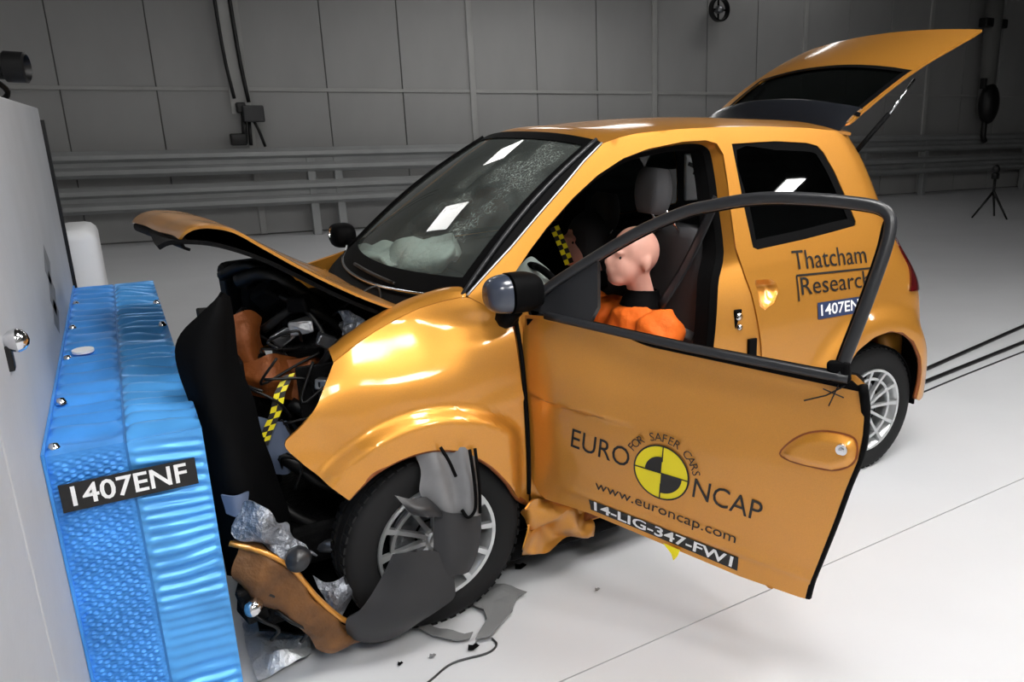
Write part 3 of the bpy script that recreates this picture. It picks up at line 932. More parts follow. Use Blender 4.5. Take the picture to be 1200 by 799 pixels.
# ------------------------------------------------ tailgate, open
tg_h = Vector((1.87, 0, 1.500))
tdir = Vector((.888, 0, .460)).normalized(); tn = Vector((-tdir.z, 0, tdir.x))
def tgp(l, y, off=0.0):
    e = lerp(.50, .545, l/.9)
    c = .040*(1-(y/e)**2)
    bow = .03*math.sin(math.pi*l/.9)-.02*sstep(.45, .55, l)*0
    return tg_h+tdir*l+Vector((0, y, 0))+tn*(c+bow+off)-CO
TG = [(0.0, -.46), (0.03, -.495), (.45, -.52), (.70, -.54), (.86, -.545), (.93, -.54), (.925, -.2), (.92, .2), (.905, .48), (.86, .53), (.70, .54), (.45, .52), (.03, .495), (0, .46)]
TGH = [(.08, -.44), (.10, -.482), (.42, -.506), (.455, -.485), (.485, -.2), (.49, 0), (.485, .2), (.455, .43), (.40, .455), (.13, .43), (.10, .40)]
tgt = panel('tailgate', TG, [TGH], lambda l, y: tgp(l, y), [PAINT, BLACK], car, .03, .012)
tag(tgt, 'raised tailgate')
panel('tailgate_glass', grow(TGH, .01), [], lambda l, y: tgp(l, y, -.006), GLASSR, tgt, .06, .004)
strip('glass_border', loopn(TGH), loopn(grow(TGH, -.03)), lambda l, y: tgp(l, y, .001), lambda l, y: tgp(l, y, .001), BLACK, tgt)
rows = []
for (l, o_) in ((-.05, .012), (0, .035), (.05, .048), (.09, .045), (.125, .02), (.13, .0)):
    rows.append([tgp(l, y, o_*(1-(abs(y)/.5)**4*.8)) for y in (-.49, -.4, -.2, 0, .2, .4, .49)])
patch('spoiler', rows, mat('spoiler_gloss_black', (24, 26, 31), rough=.25, coat=.3), tgt, .01, 4, 4, off=-1)
panel('inner_lining', grow(TG, -.04), [grow(TGH, .02)], lambda l, y: tgp(l, y, -.022), BLACK, tgt, .05, .01)
MB().tube([Vector((2.305, -.49, 1.700))-CO, Vector((2.13, -.495, 1.54))-CO], .006, 8).build('gas_strut_rod', CHROME, car, True)
MB().tube([Vector((2.14, -.495, 1.55))-CO, Vector((1.96, -.48, 1.39))-CO], .011, 8).build('gas_strut', BLACK, car, True)
MB().tube([Vector((2.305, .49, 1.700))-CO, Vector((1.96, .48, 1.39))-CO], .009, 8).build('gas_strut', BLACK, car, True)

# ------------------------------------------------ wheels
spoke_me = None
def wheel(c, steer, label, sgn=-1, detail=True):
    global spoke_me
    prof = [(.185, -.062), (.198, -.076), (.225, -.081), (.252, -.080), (.270, -.072), (.281, -.056), (.283, -.030), (.276, -.028), (.276, -.020), (.2835, -.018), (.2835, .018), (.276, .020), (.276, .028), (.283, .030), (.281, .056), (.270, .072), (.25, .08), (.2, .076), (.185, .062)]
    t = MB().lathe(prof, (0, 0, 0), (0, 1, 0), 64).build('wheel', RUBBER, car, True, split=50)
    t.location = Vector(c)-CO
    t.rotation_euler = (0, 0, steer if sgn < 0 else steer+math.pi)
    tag(t, label)
    tv = MB()
    for k in range(56):
        a = 2*math.pi*k/56
        for (y, dy) in ((-.046, .02), (.046, .02)):
            R = Matrix.Rotation(-a, 3, 'Y') @ Matrix.Rotation(.35 if y < 0 else -.35, 3, 'Z')
            p = Matrix.Rotation(-a, 3, 'Y') @ Vector((.2825, y, 0))
            tv.box(p, (.006, .030, .020), R=Matrix.Rotation(-a, 3, 'Y'))
    o = tv.build('tread_blocks', RUBBER, t); o['kind'] = 'stuff'
    MB().lathe([(.178, -.076), (.1885, -.078), (.190, -.070), (.180, -.060), (.172, -.02), (.170, .06), (.188, .066)], (0, 0, 0), (0, 1, 0), 56).build('rim', SILVER, t, True, split=45)
    if not detail: 
        MB().lathe([(0, -.02), (.17, -.02)], (0, 0, 0), (0, 1, 0), 30).build('wheel_disc', TRIM, t); return t
    MB().lathe([(.134, -.058), (.146, -.060), (.146, -.050), (.134, -.048), (.134, -.058)], (0, 0, 0), (0, 1, 0), 48).build('inner_ring', SILVER, t, True, split=40)
    MB().lathe([(0, -.058), (.024, -.056), (.030, -.048), (.042, -.044), (.042, 0)], (0, 0, 0), (0, 1, 0), 24).build('hub', SILVER, t, True, split=40)
    MB().lathe([(.05, .0), (.125, .0), (.125, .015), (.05, .015)], (0, 0, 0), (0, 1, 0), 40).build('brake_disc', STEEL, t, True, split=40)
    MB().lathe([(0, .03), (.168, .03)], (0, 0, 0), (0, 1, 0), 30).build('back_plate', TRIM, t)
    for k in range(12):
        if spoke_me is None:
            vs = []
            for (r, w, y0, y1) in ((.035, .014, -.052, -.030), (.09, .012, -.054, -.038), (.14, .013, -.062, -.045), (.180, .018, -.074, -.058)):
                vs += [(r, y0, -w/2), (r, y0, w/2), (r, y1, w/2*1.2), (r, y1, -w/2*1.2)]
            fs = []
            for i in range(3):
                for j in range(4): fs.append((i*4+j, i*4+(j+1) % 4, i*4+4+(j+1) % 4, i*4+4+j))
            fs += [(0, 3, 2, 1), (12, 13, 14, 15)]
            s = obj('spoke', vs, fs, SILVER, t)
            spoke_me = s.data
        else:
            s = bpy.data.objects.new('spoke', spoke_me)
            COL.objects.link(s)
            s.parent = t
        s.rotation_euler = (0, 2*math.pi*k/12, 0)
    return t
wheel((-.112, -.670, .285), math.radians(3), 'near front wheel half covered by torn plastic')
wheel((1.875, -.655, .283), 0, 'near rear wheel')
wheel((-.08, .62, .283), math.radians(10), 'far front wheel', 1, False)
wheel((1.875, .655, .283), 0, 'far rear wheel', 1, False)

# ------------------------------------------------ near door, open and sagging
DH = Vector((.2, -.715, 0))
DTH = math.radians(60)
DOUT = [(.012, .95), (.012, .85), (.012, .70), (.018, .55), (.03, .42), (.05, .368), (.08, .348), (.24, .336), (.40, .308), (.56, .280), (.74, .249), (.915, .232), (.935, .232), (.945, .29), (.97, .38), (1.0, .49), (1.026, .595), (1.05, .68), (1.057, .75), (1.055, .82), (1.045, .875), (1.02, .892), (.9, .896), (.555, .918), (.3, .942), (.123, .96)]
def dsk(a, z, off=0.0):
    # outward is -y in door axes
    sag = z+.085*a
    n = .032*math.sin(max(0, min(1, (sag-.36)/.62))*math.pi)
    cz = .717-.105*a
    n *= .1+.9*sstep(0, .16, a)
    n += .016*sstep(cz-.010, cz+.004, z)*sstep(.46, .22, a)*sstep(0, .1, a)                       # swage, fading rearwards
    n += .006*math.exp(-((z-(.43-.135*a))/.012)**2)*sstep(.1, .25, a)            # lower crease
    n -= .034*sstep(.72, 1.0, z+.075*a)**1.6
    return Vector((a, -n-off, z))
door = panel('door', DOUT, [], lambda a, z: dsk(a, z), PAINT, car, .011, .022)
door.location = DH-CO
door.rotation_euler = (0, 0, -DTH)
tag(door, 'near front door swung wide open and sagging')
inner = grow(DOUT, -.014)
panel('inner_panel', inner, [], lambda a, z: Vector((a, .02, z)), BLACK, door, .05, .075, off=-1, flip=False)
MB().tube([Vector((a, .012, z)) for a, z in DOUT[12:21]], .013, 8, 3).build('edge_seal', BLACK, door, True)
# belt strip
MB().tube([Vector((.11, -.006, .966)), Vector((.3, -.006, .947)), Vector((.555, -.006, .923)), Vector((.9, -.006, .899)), Vector((1.01, -.004, .892))], .013, 8, 3).build('belt_moulding', SATIN, door, True)
# window frame
FR = [(.985, .0, .885), (1.0, .015, .95), (1.025, .045, 1.047), (1.058, .098, 1.193), (1.066, .123, 1.262), (1.055, .135, 1.295), (1.022, .140, 1.312), (.95, .144, 1.320), (.878, .145, 1.324), (.78, .145, 1.325), (.692, .143, 1.319), (.59, .137, 1.300), (.497, .129, 1.276), (.347, .103, 1.206), (.139, .055, 1.074), (.07, .03, 1.02)]
MB().tube(FR, .0165, 10, 4).build('window_frame', SATIN, door, True)
MB().tube([Vector(p)+Vector((-.014 if i < 5 else 0, .012, -.012 if i > 4 else 0)) for i, p in enumerate(FR)], .010, 8, 4).build('frame_seal', BLACK, door, True)
MB().box((.985, .004, .905), (.06, .03, .06), R=Matrix.Rotation(-.1, 3, 'Y'), bev=.012).build('frame_foot', BLACK, door)
panel('sail_panel', [(.07, .965), (.25, .955), (.27, 1.0), (.245, 1.135), (.139, 1.06), (.07, 1.01)], [], lambda a, z: Vector((a, .36*max(0, z-.93)+.004, z)), SATIN, door, .03, .02)
# door mirror
Rm = Matrix.Rotation(math.radians(60), 3, 'Z')
mw = lambda p: Rm @ (Vector(p)-DH)   # world to door axes
def mirror_shell(c, rad, cut0, cut1, e=3.0):
    vs = []; fs = []
    nu, nv = 28, 14
    def sp_(v, p): return math.copysign(abs(v)**p, v)
    for i in range(nv+1):
        t = lerp(cut0, cut1, i/nv)
        k = (1-abs(t)**e)**(1/e)
        for j in range(nu):
            a = 2*math.pi*j/nu
            vs.append(Vector((c[0]+rad[0]*t, c[1]+rad[1]*k*sp_(math.cos(a), .8), c[2]+rad[2]*k*sp_(math.sin(a), .8))))
    for i in range(nv):
        for j in range(nu): fs.append((i*nu+j, i*nu+(j+1) % nu, (i+1)*nu+(j+1) % nu, (i+1)*nu+j))
    fs.append(tuple(range(nu-1, -1, -1))); fs.append(tuple(nv*nu+j for j in range(nu)))
    return vs, fs
v_, f_ = mirror_shell((.155, -.80, 1.045), (.090, .060, .058), -.97, -.28)
mr_ = obj('mirror', [mw(p) for p in v_], f_, MIRB, door, True, split=60)
v_, f_ = mirror_shell((.155, -.80, 1.045), (.090, .062, .060), -.20, .97)
obj('mirror_housing', [mw(p) for p in v_], f_, BLACK, door, True, split=60)
MB().tube([mw((.155, -.79, 1.0)), mw((.14, -.765, .965)), mw((.17, -.74, .955))], [.035, .028], 10, 4).build('mirror_stalk', BLACK, door, True)
MB().box(mw((.215, -.775, 1.03)), (.09, .05, .08), R=Rm, bev=.015).build('mirror_arm', BLACK, door)
# handle flap and lock
HF = [(.853, .668), (.875, .700), (.91, .728), (.955, .744), (1.0, .746), (1.035, .740), (1.046, .72), (1.045, .69), (1.03, .668), (.99, .650), (.93, .650), (.88, .655)]
HFR = [p.xy for p in resample([Vector((*q, 0)) for q in HF], .003)]
panel('handle', HF, [], lambda a, z: dsk(a, z, .004+.012*sstep(0, .02, min((Vector((a, z))-p).length for p in HFR))), PAINT, door, .008, .012)
strip('handle_gap', loopn(grow(HF, .005)), loopn(HF), lambda a, z: dsk(a, z, .001), lambda a, z: dsk(a, z, .0012), PAINT2, door)
MB().lathe([(0, .022), (.007, .021), (.0075, .018), (.015, .018), (.017, .010), (.017, 0)], dsk(1.012, .712), (0, -1, 0), 20).build('lock', CHROME, door, True, split=40)
# lettering on the door
slope = math.radians(-9.5)
def df(ca, cz, rot=slope, off=.002):
    c, s = math.cos(rot), math.sin(rot)
    return lambda a, b: dsk(ca+a*c-b*s, cz+a*s+b*c, off)
lettering('door_lettering', 'EURO', .092, df(.302, .578), INK, door, width=.20)
lettering('door_lettering', 'NCAP', .092, df(.705, .495), INK, door, width=.205)
lettering('door_lettering', 'www.euroncap.com', .050, df(.503, .412), INK, door, width=.46)
DC = (.504, .541)
def disc(name, r0, r1, a0, a1, m, off, n=40):
    vs = []; fs = []
    f_ = df(DC[0], DC[1], math.radians(-6), off)
    for k in range(n+1):
        a = lerp(a0, a1, k/n)
        vs.append(f_(r1*math.cos(a), r1*math.sin(a))); vs.append(f_(r0*math.cos(a), r0*math.sin(a)))
    for k in range(n): fs.append((2*k, 2*k+2, 2*k+3, 2*k+1))
    return obj(name, vs, fs, m, door)
disc('emblem_ring', .084, .089, 0, 2*math.pi, INK, .0042)
disc('emblem_disc', .0, .0855, 0, 2*math.pi, YELLOW, .0030)
disc('emblem_quarter', .0, .052, math.pi/2, math.pi, INK, .0042, 12)
disc('emblem_quarter', .0, .066, -math.pi/2, 0, INK, .0042, 12)
f_ = df(DC[0], DC[1], math.radians(-6), .0046)
for (a, b_, c, d) in ((-.086, -.002, .086, .002), (-.002, -.086, .002, .086)):
    obj('emblem_line', [f_(a, b_), f_(c, b_), f_(c, d), f_(a, d)], [(0, 1, 2, 3)], INK, door)
arc = 'FOR SAFER CARS'
for i, ch in enumerate(arc):
    if ch == ' ': continue
    an = math.radians(150-132*i/(len(arc)-1)-6)
    cx_, cz_ = DC[0]+.112*math.cos(an), DC[1]+.112*math.sin(an)
    lettering('arc_letter', ch, .036, df(cx_, cz_, an-math.pi/2, .0065), INK, door)
# black number strip
lpts = [(.249, .393), (.249, .352), (.733, .266), (.736, .312)]
cv_, cf_ = cdt(lpts, [], .011)
nlb = obj('number_strip', [dsk(p.x, p.y, .002) for p in cv_], cf_, INK, door)
lettering('strip_lettering', '14-LIG-347-FW1', .050, df(.4925, .331, math.radians(-10), .0045), WHITEP, door, bold=.001, width=.46)
# marker scribble near the rear corner
MB().tube([dsk(.90, .815, .001), dsk(.955, .835, .001), dsk(1.005, .868, .001)], .0022, 5).tube([dsk(.965, .81, .001), dsk(.985, .87, .001)], .0018, 5).tube([dsk(.945, .85, .001), dsk(1.0, .835, .001)], .0018, 5).build('marker_scribble', INK, door)
# torn clip below the number strip
MB().add([(.50, -.006, .30), (.555, -.006, .29), (.55, -.012, .272), (.535, -.006, .252), (.53, -.012, .276)], [(0, 1, 2, 4), (4, 2, 3)]).build('torn_clip', YELLOW, door, th=.004)

# far mirror
v_, f_ = mirror_shell((.055, .80, 1.045), (.055, .075, .055), -.97, .97)
fm = obj('mirror', [p-CO for p in v_], f_, BLACK, car, True, split=60)
tag(fm, 'far door mirror')
MB().tube([Vector((.06, .74, 1.02))-CO, Vector((.10, .66, 1.0))-CO], .022, 8).build('mirror_stalk', BLACK, fm, True)
MB().lathe([(0, .0), (.035, .0), (.036, .004)], Vector((.02, .77, 1.06))-CO, (-.75, -.6, .2), 16).build('mirror_glint_cap', CHROME, fm, True)

# ------------------------------------------------ inside the car
def cushion(name, pts, w, t, m, parent, yc):
    """upholstered slab along pts (x, z), width w, thickness t"""
    P = cr([Vector((p[0], 0, p[1])) for p in pts], 5)
    n = 20
    vs = []; fs = []
    N = len(P)
    for i, p in enumerate(P):
        tg = (P[min(i+1, N-1)]-P[max(i-1, 0)]).normalized()
        nn = Vector((-tg.z, 0, tg.x))
        e = math.sin(math.pi*min(1, max(0, .08+.84*i/(N-1))))**.28
        for k in range(n):
            a = 2*math.pi*k/n
            cx_, sx_ = math.cos(a), math.sin(a)
            vs.append(p+Vector((0, yc+w/2*e*math.copysign(abs(cx_)**.5, cx_), 0))+nn*(t/2*e*math.copysign(abs(sx_)**.6, sx_))-CO)
    for i in range(N-1):
        for k in range(n): fs.append((i*n+k, i*n+(k+1) % n, (i+1)*n+(k+1) % n, (i+1)*n+k))
    fs.append(tuple(range(n-1, -1, -1))); fs.append(tuple((N-1)*n+k for k in range(n)))
    return obj(name, vs, fs, m, parent, True)
def seat(yc, dx, topz, m, hz, label, headrest=True, hx=0):
    b = cushion('seat', [(1.10+dx, .50), (1.12+dx, .62), (1.13+dx, .8), (1.12+dx, .95), (1.10+dx, topz)], .44, .13, m, car, yc)
    tag(b, label)
    cushion('seat_cushion', [(.62+dx, .44), (.8+dx, .45), (1.0+dx, .42), (1.10+dx, .42)], .44, .14, m, b, yc)
    if headrest:
        cushion('headrest', [(hx-.015, hz-.085), (hx-.005, hz-.03), (hx, hz+.03), (hx+.01, hz+.09)], .17, .10, m, b, yc)
        for dy in (-.06, .06):
            MB().cyl(Vector((1.09+dx, yc+dy, topz-.05))-CO, Vector((hx, yc+dy, hz-.05))-CO, .007, 8).build('headrest_rod', CHROME, b, True)
    MB().box(Vector((.88+dx, yc, .30))-CO, (.4, .36, .16), bev=.02).build('seat_base', TRIM, b)
    return b
seat(-.33, .01, 1.12, SEATM, 1.262, "grey driver's seat", True, .985)
seat(.33, .06, 1.02, SEATB, 1.115, 'black passenger seat', True, 1.165)
# dashboard, wheel, airbags
rows = [[Vector((x, y, z))-CO for y in (-.62, -.35, 0, .35, .62)] for x, z in ((-.02, .955), (.12, .965), (.26, .955), (.36, .92), (.40, .84), (.36, .72), (.30, .60))]
patch('dashboard', rows, TRIM, car, .02, 4, 4)
def torus(c, R_, r, ax, n=36, k=10):
    ax = Vector(ax).normalized(); a = ax.cross(Vector((0, 1, 0))).normalized(); b = ax.cross(a)
    P = [Vector(c)+a*math.cos(2*math.pi*i/n)*R_+b*math.sin(2*math.pi*i/n)*R_ for i in range(n+1)]
    return MB().tube(P, r, k)
stw = torus(Vector((.54, -.33, .87))-CO, .175, .014, (.85, 0, .45)).build('steering_wheel', BLACK, car, True)
MB().lathe([(0, .05), (.05, .04), (.065, .0), (.03, -.06), (.02, -.18)], Vector((.53, -.33, .865))-CO, (.85, 0, .45), 20).build('wheel_hub', BLACK, stw, True)
for dy in (-1, 1):
    MB().tube([Vector((.535, -.33+dy*.05, .87))-CO, Vector((.54, -.33+dy*.17, .87))-CO], .012, 6).build('wheel_spoke', BLACK, stw, True)
def blob(name, c, rad, m, amp, sc, seed, parent, flat=1.0):
    mb = MB().ell((0, 0, 0), rad, None, 36, 22)
    return obj(name, [crumple(v, amp, sc, seed)+Vector(c)-CO for v in mb.v], mb.f, m, parent, True)
blob('passenger_airbag', (.23, .22, 1.01), (.15, .25, .050), BAGM, .075, 9, 4, car)
blob('airbag_fold', (.10, .34, 1.01), (.11, .22, .028), BAGM, .06, 9, 9, car)
blob('driver_airbag', (.46, -.28, .90), (.07, .15, .13), BAGM, .05, 7, 2, car)
# checker tape inside
def tape(name, pts, w, n, parent, wdir):
    P = cr([Vector(p) for p in pts], max(1, n//(len(pts)-1)))
    wd = Vector(wdir).normalized()*w
    N = len(P)-1
    out = None
    for half in (0, 1):
        for colr in (0, 1):
            vs = []; fs = []
            for i in range(N):
                if (i+half) % 2 != colr: continue
                a0 = P[i]+wd*(half-1); a1 = P[i+1]+wd*(half-1)
                k = len(vs)
                vs += [a0-CO, a1-CO, a1+wd-CO, a0+wd-CO]; fs.append((k, k+1, k+2, k+3))
            o = obj(name if out is None else 'tape_squares', vs, fs, YELLOW if colr else INK, parent if out is None else out, th=.002)
            if out is None: out = o
    return out
tape('checker_tape', [(.80, .16, 1.09), (.835, .16, 1.01), (.87, .16, .92)], .022, 8, car, (1, 0, .25))
# white sticker panel on the far rear pillar
wsx = Matrix.Rotation(0, 3, 'Z')
MB().box(Vector((1.80, .40, 1.25))-CO, (.22, .02, .24), bev=.01).build('marked_white_panel', mat('dull_white_panel', (225, 226, 228), rough=.6), car)
mk = [o for o in car.children if o.name.startswith('marked_white')][0]
for (x, z, w_, h_) in ((1.73, 1.31, .05, .02), (1.78, 1.335, .02, .04), (1.81, 1.30, .045, .018), (1.75, 1.275, .02, .03), (1.82, 1.22, .05, .05)):
    MB().box(Vector((x, .388, z))-CO, (w_, .004, h_), R=Matrix.Rotation(.4, 3, 'Y'), bev=.001).build('black_mark', INK, mk)
MB().box(Vector((1.62, 0, .80))-CO, (.4, 1.1, .06), bev=.02).build('parcel_shelf', TRIM, car)
MB().box(Vector((1.42, 0, .62))-CO, (.08, 1.1, .7), bev=.03).build('seat_partition', TRIM, car)
MB().tube([Vector((1.10, -.58, 1.25))-CO, Vector((1.04, -.48, 1.0))-CO, Vector((.95, -.42, .82))-CO], .024, 6, 5, flat=.12).build('seat_belt', SATIN, car, True)
MB().box(Vector((1.02, -.50, .72))-CO, (.07, .02, .035), R=Matrix.Rotation(.5, 3, 'Y'), bev=.005).build('belt_buckle', SILVER, car)
MB().box(Vector((1.10, -.58, .93))-CO, (.05, .02, .02), bev=.004).build('belt_anchor', STEEL, car)
MB().box(Vector((.95, -.46, .775))-CO, (.055, .02, .05), bev=.006).build('belt_adjuster', SILVER, car)

# ------------------------------------------------------------------ crash dummies
def dummy(name, head, dx, yc, label, group, cap=False):
    mb = MB()
    hx, hz = head
    c = Vector((hx, yc, hz))
    Rh = Matrix.Rotation(math.radians(12), 3, 'Y')
    def h(p): return c+Rh @ Vector(p)
    mb.ell(h((.012, 0, .020)), (.102, .078, .098), Rh)                 # skull
    mb.ell(h((-.030, 0, -.045)), (.072, .062, .075), Rh)               # face
    mb.ell(h((-.052, 0, -.095)), (.042, .042, .030), Rh)               # chin
    mb.ell(h((-.105, 0, -.030)), (.022, .014, .030), Rh)               # nose
    mb.ell(h((-.085, 0, .005)), (.020, .050, .014), Rh)                # brow
    mb.ell(h((-.096, 0, -.068)), (.014, .026, .008), Rh)               # lips
    mb.ell(h((-.092, 0, -.082)), (.014, .022, .007), Rh)
    for s in (-1, 1):
        mb.ell(h((.020, s*.078, -.020)), (.020, .012, .032), Rh)       # ears
    ne = Vector((hx+.045, yc, hz-.17))
    mb.tube([h((.02, 0, -.05)), ne], .052, 14)
    ch = Vector((.93+dx, yc, hz-.345)); pe = Vector((1.0+dx, yc, .53))
    mb.ell(ch, (.105, .155, .15)); mb.ell(pe, (.12, .16, .11)); mb.tube([ch, pe], [.12, .12], 16)
    for s in (-1, 1):
        sh = Vector((.92+dx, yc+s*.165, hz-.275))
        el = Vector((.76+dx, yc+s*.19, hz-.45)); ha = Vector((.60+dx, yc+s*.12, hz-.33))
        mb.ell(sh, (.07, .06, .07))
        mb.tube([sh, el], [.052, .042], 12); mb.ell(el, (.043, .043, .043)); mb.tube([el, ha], [.042, .028], 12)
        mb.ell(ha+Vector((-.04, 0, .01)), (.045, .02, .038))
        for q in range(4):
            k0 = ha+Vector((-.07, 0, -.022+q*.016)); mb.tube([k0, k0+Vector((-.035, -s*.008, .004)), k0+Vector((-.045, -s*.03, .0))], .009, 8)
        mb.tube([ha+Vector((-.03, -s*.01, .03)), ha+Vector((-.06, -s*.03, .05))], .010, 8)
        kn = Vector((.56+dx, yc+s*.12, .60)); an = Vector((.34+dx, yc+s*.11, .30))
        mb.tube([pe+Vector((0, s*.09, 0)), kn], [.085, .06], 14); mb.ell(kn, (.06, .06, .06))
        mb.tube([kn, an], [.055, .038], 12)
        mb.tube([an+Vector((.03, 0, -.02)), an+Vector((-.12, 0, -.03))], [.04, .03], 10)
    base = Vector((1.0+dx, yc, .5))
    body = obj(name, [v-base for v in mb.v], mb.f, SKIN, None, True)
    body.location = base
    rm = body.modifiers.new('remesh', 'REMESH'); rm.mode = 'VOXEL'; rm.voxel_size = .009; rm.use_smooth_shade = True
    sm = body.modifiers.new('smooth', 'SMOOTH'); sm.iterations = 3; sm.factor = .5
    tag(body, label, 'crash dummy', group)
    # shirt
    sb = MB()
    sb.ell(ch, (.135, .19, .17)); sb.tube([ch, pe], [.145, .15], 18)
    for s in (-1, 1):
        sh = Vector((.92+dx, yc+s*.165, hz-.275)); el = Vector((.76+dx, yc+s*.19, hz-.45))
        sb.ell(sh, (.10, .085, .085)); sb.tube([sh, sh.lerp(el, .75)], [.085, .07], 14)
    shv = obj('shirt', [crumple(v, .022, 17, 5)-base for v in sb.v], sb.f, SHIRT, body, True)
    rm = shv.modifiers.new('remesh', 'REMESH'); rm.mode = 'VOXEL'; rm.voxel_size = .012; rm.use_smooth_shade = True
    MB().lathe([(.09, -.045), (.082, -.02), (.070, .0), (.066, .02), (.056, .022)], ne-base+Vector((0, 0, .01)), (.1, 0, 1), 24).build('neck_collar', BLACK, body, True, split=40)
    for s in (-1, 1):
        MB().lathe([(0, .004), (.010, .003), (.012, 0)], h((-.082, s*.030, -.012))-base, (-.9, s*.35, 0), 12).build('eye', INK, body, True)
    if cap:
        k_ = MB().ell(h((.022, 0, .018))-base, (.110, .098, .130), Rh)
        obj('head_cover', k_.v, k_.f, SEATB, body, True)
    return body
dummy('crash_dummy', (.885, 1.02), -.02, -.33, 'pink-skinned crash dummy in an orange shirt slumped in the driver seat', 'crash dummies in the car')
dummy('crash_dummy', (1.045, .985), .05, .33, 'crash dummy with a black head cover in the far seat beside the yellow tape', 'crash dummies in the car', True)

# ------------------------------------------------ crushed nose
def C_(p): return Vector(p)-CO
# black inner bumper sheet standing in front of the barrier
rows = [
    [C_((-.592, -.600, 1.105)), C_((-.588, -.590, 1.10)), C_((-.580, -.575, 1.09)), C_((-.57, -.56, 1.08))],
    [C_((-.645, -.600, 1.055)), C_((-.62, -.62, 1.05)), C_((-.595, -.61, 1.04)), C_((-.565, -.56, 1.03))],
    [C_((-.700, -.590, .985)), C_((-.66, -.63, .98)), C_((-.61, -.62, .97)), C_((-.56, -.55, .96))],
    [C_((-.705, -.590, .90)), C_((-.67, -.64, .90)), C_((-.62, -.63, .89)), C_((-.56, -.55, .88))],
    [C_((-.698, -.600, .80)), C_((-.66, -.65, .80)), C_((-.61, -.64, .79)), C_((-.55, -.56, .78))],
    [C_((-.690, -.600, .68)), C_((-.65, -.66, .68)), C_((-.60, -.65, .67)), C_((-.53, -.56, .66))],
    [C_((-.683, -.600, .56)), C_((-.64, -.67, .56)), C_((-.58, -.66, .55)), C_((-.51, -.57, .54))],
    [C_((-.676, -.600, .44)), C_((-.63, -.68, .44)), C_((-.57, -.66, .43)), C_((-.50, -.58, .42))],
    [C_((-.670, -.600, .30)), C_((-.62, -.66, .30)), C_((-.56, -.64, .29)), C_((-.50, -.58, .28))],
]
bs = patch('bumper_carrier', rows, BLACK, car, .008, 5, 5, off=0, disp=lambda v: crumple(v, .012, 7, 1))
tag(bs, 'black plastic bumper carrier pressed against the barrier')
# engine mass
def lump(name, parts, m, parent, amp=.02, sc=8, seed=1):
    mb = MB()
    for c, d, bv in parts: mb.box(C_(c), d, bev=bv)
    return obj(name, [crumple(v, amp, sc, seed) for v in mb.v], mb.f, m, parent, False)
eng = lump('engine_block', [((-.20, .02, .62), (.34, .62, .36), .03), ((-.30, -.18, .72), (.22, .26, .30), .03), ((-.25, .12, .84), (.26, .40, .16), .03), ((-.10, -.38, .66), (.20, .20, .36), .03), ((-.38, .2, .92), (.2, .34, .20), .04)], ENGINE, car)
lump('air_box', [((-.42, .20, .96), (.18, .28, .18), .03), ((-.32, .28, .84), (.24, .26, .18), .03)], BLACK, car, .02, 7, 3)
lump('battery', [((-.15, -.20, .88), (.16, .22, .15), .01)], BLACK, car, .006, 9, 3)
lump('radiator', [((-.56, .05, .62), (.05, .95, .48), .008)], ENGINE, car, .05, 3, 7)
lump('cooling_fan_shroud', [((-.50, .02, .64), (.06, .70, .44), .02)], BLACK, car, .04, 4, 8)
# orange body-in-white pieces folded up in the bay
def sheet(name, P, m, parent=car, amp=.02, sc=11, seed=1, th=.006, nu=5, nv=5):
    return patch(name, [[C_(q) for q in r] for r in P], m, parent, th, nu, nv, off=0, disp=lambda v: crumple(v, amp, sc, seed))
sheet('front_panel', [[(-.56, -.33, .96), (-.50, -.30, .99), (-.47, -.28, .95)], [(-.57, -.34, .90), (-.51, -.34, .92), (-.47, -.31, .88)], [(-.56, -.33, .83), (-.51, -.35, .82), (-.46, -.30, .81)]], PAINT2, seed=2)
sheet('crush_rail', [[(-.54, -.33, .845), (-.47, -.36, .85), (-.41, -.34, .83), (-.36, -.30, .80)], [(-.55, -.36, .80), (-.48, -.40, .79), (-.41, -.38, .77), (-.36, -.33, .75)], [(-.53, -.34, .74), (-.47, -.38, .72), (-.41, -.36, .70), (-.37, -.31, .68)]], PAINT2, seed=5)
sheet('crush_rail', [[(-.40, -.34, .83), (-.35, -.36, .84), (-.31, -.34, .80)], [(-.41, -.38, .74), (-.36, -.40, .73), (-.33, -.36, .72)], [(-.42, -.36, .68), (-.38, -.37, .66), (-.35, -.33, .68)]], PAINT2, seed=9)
sheet('folded_bracket', [[(-.52, -.40, .68), (-.47, -.42, .67), (-.43, -.40, .66)], [(-.53, -.42, .60), (-.48, -.44, .58), (-.44, -.42, .57)], [(-.51, -.42, .50), (-.48, -.44, .49), (-.46, -.42, .50)]], mat('blue_grey_bracket', (92, 104, 128), rough=.5), seed=4)
sheet('torn_bracket', [[(-.66, -.68, .58), (-.63, -.70, .575), (-.60, -.68, .57)], [(-.655, -.69, .53), (-.63, -.71, .52), (-.61, -.69, .53)]], MATS['blue_grey_bracket'], seed=6, amp=.01)
tape('checker_tape', [(-.420, -.42, .800), (-.455, -.44, .755), (-.475, -.45, .70), (-.505, -.45, .645), (-.525, -.45, .60)], .017, 12, car, (1, 0, .12))
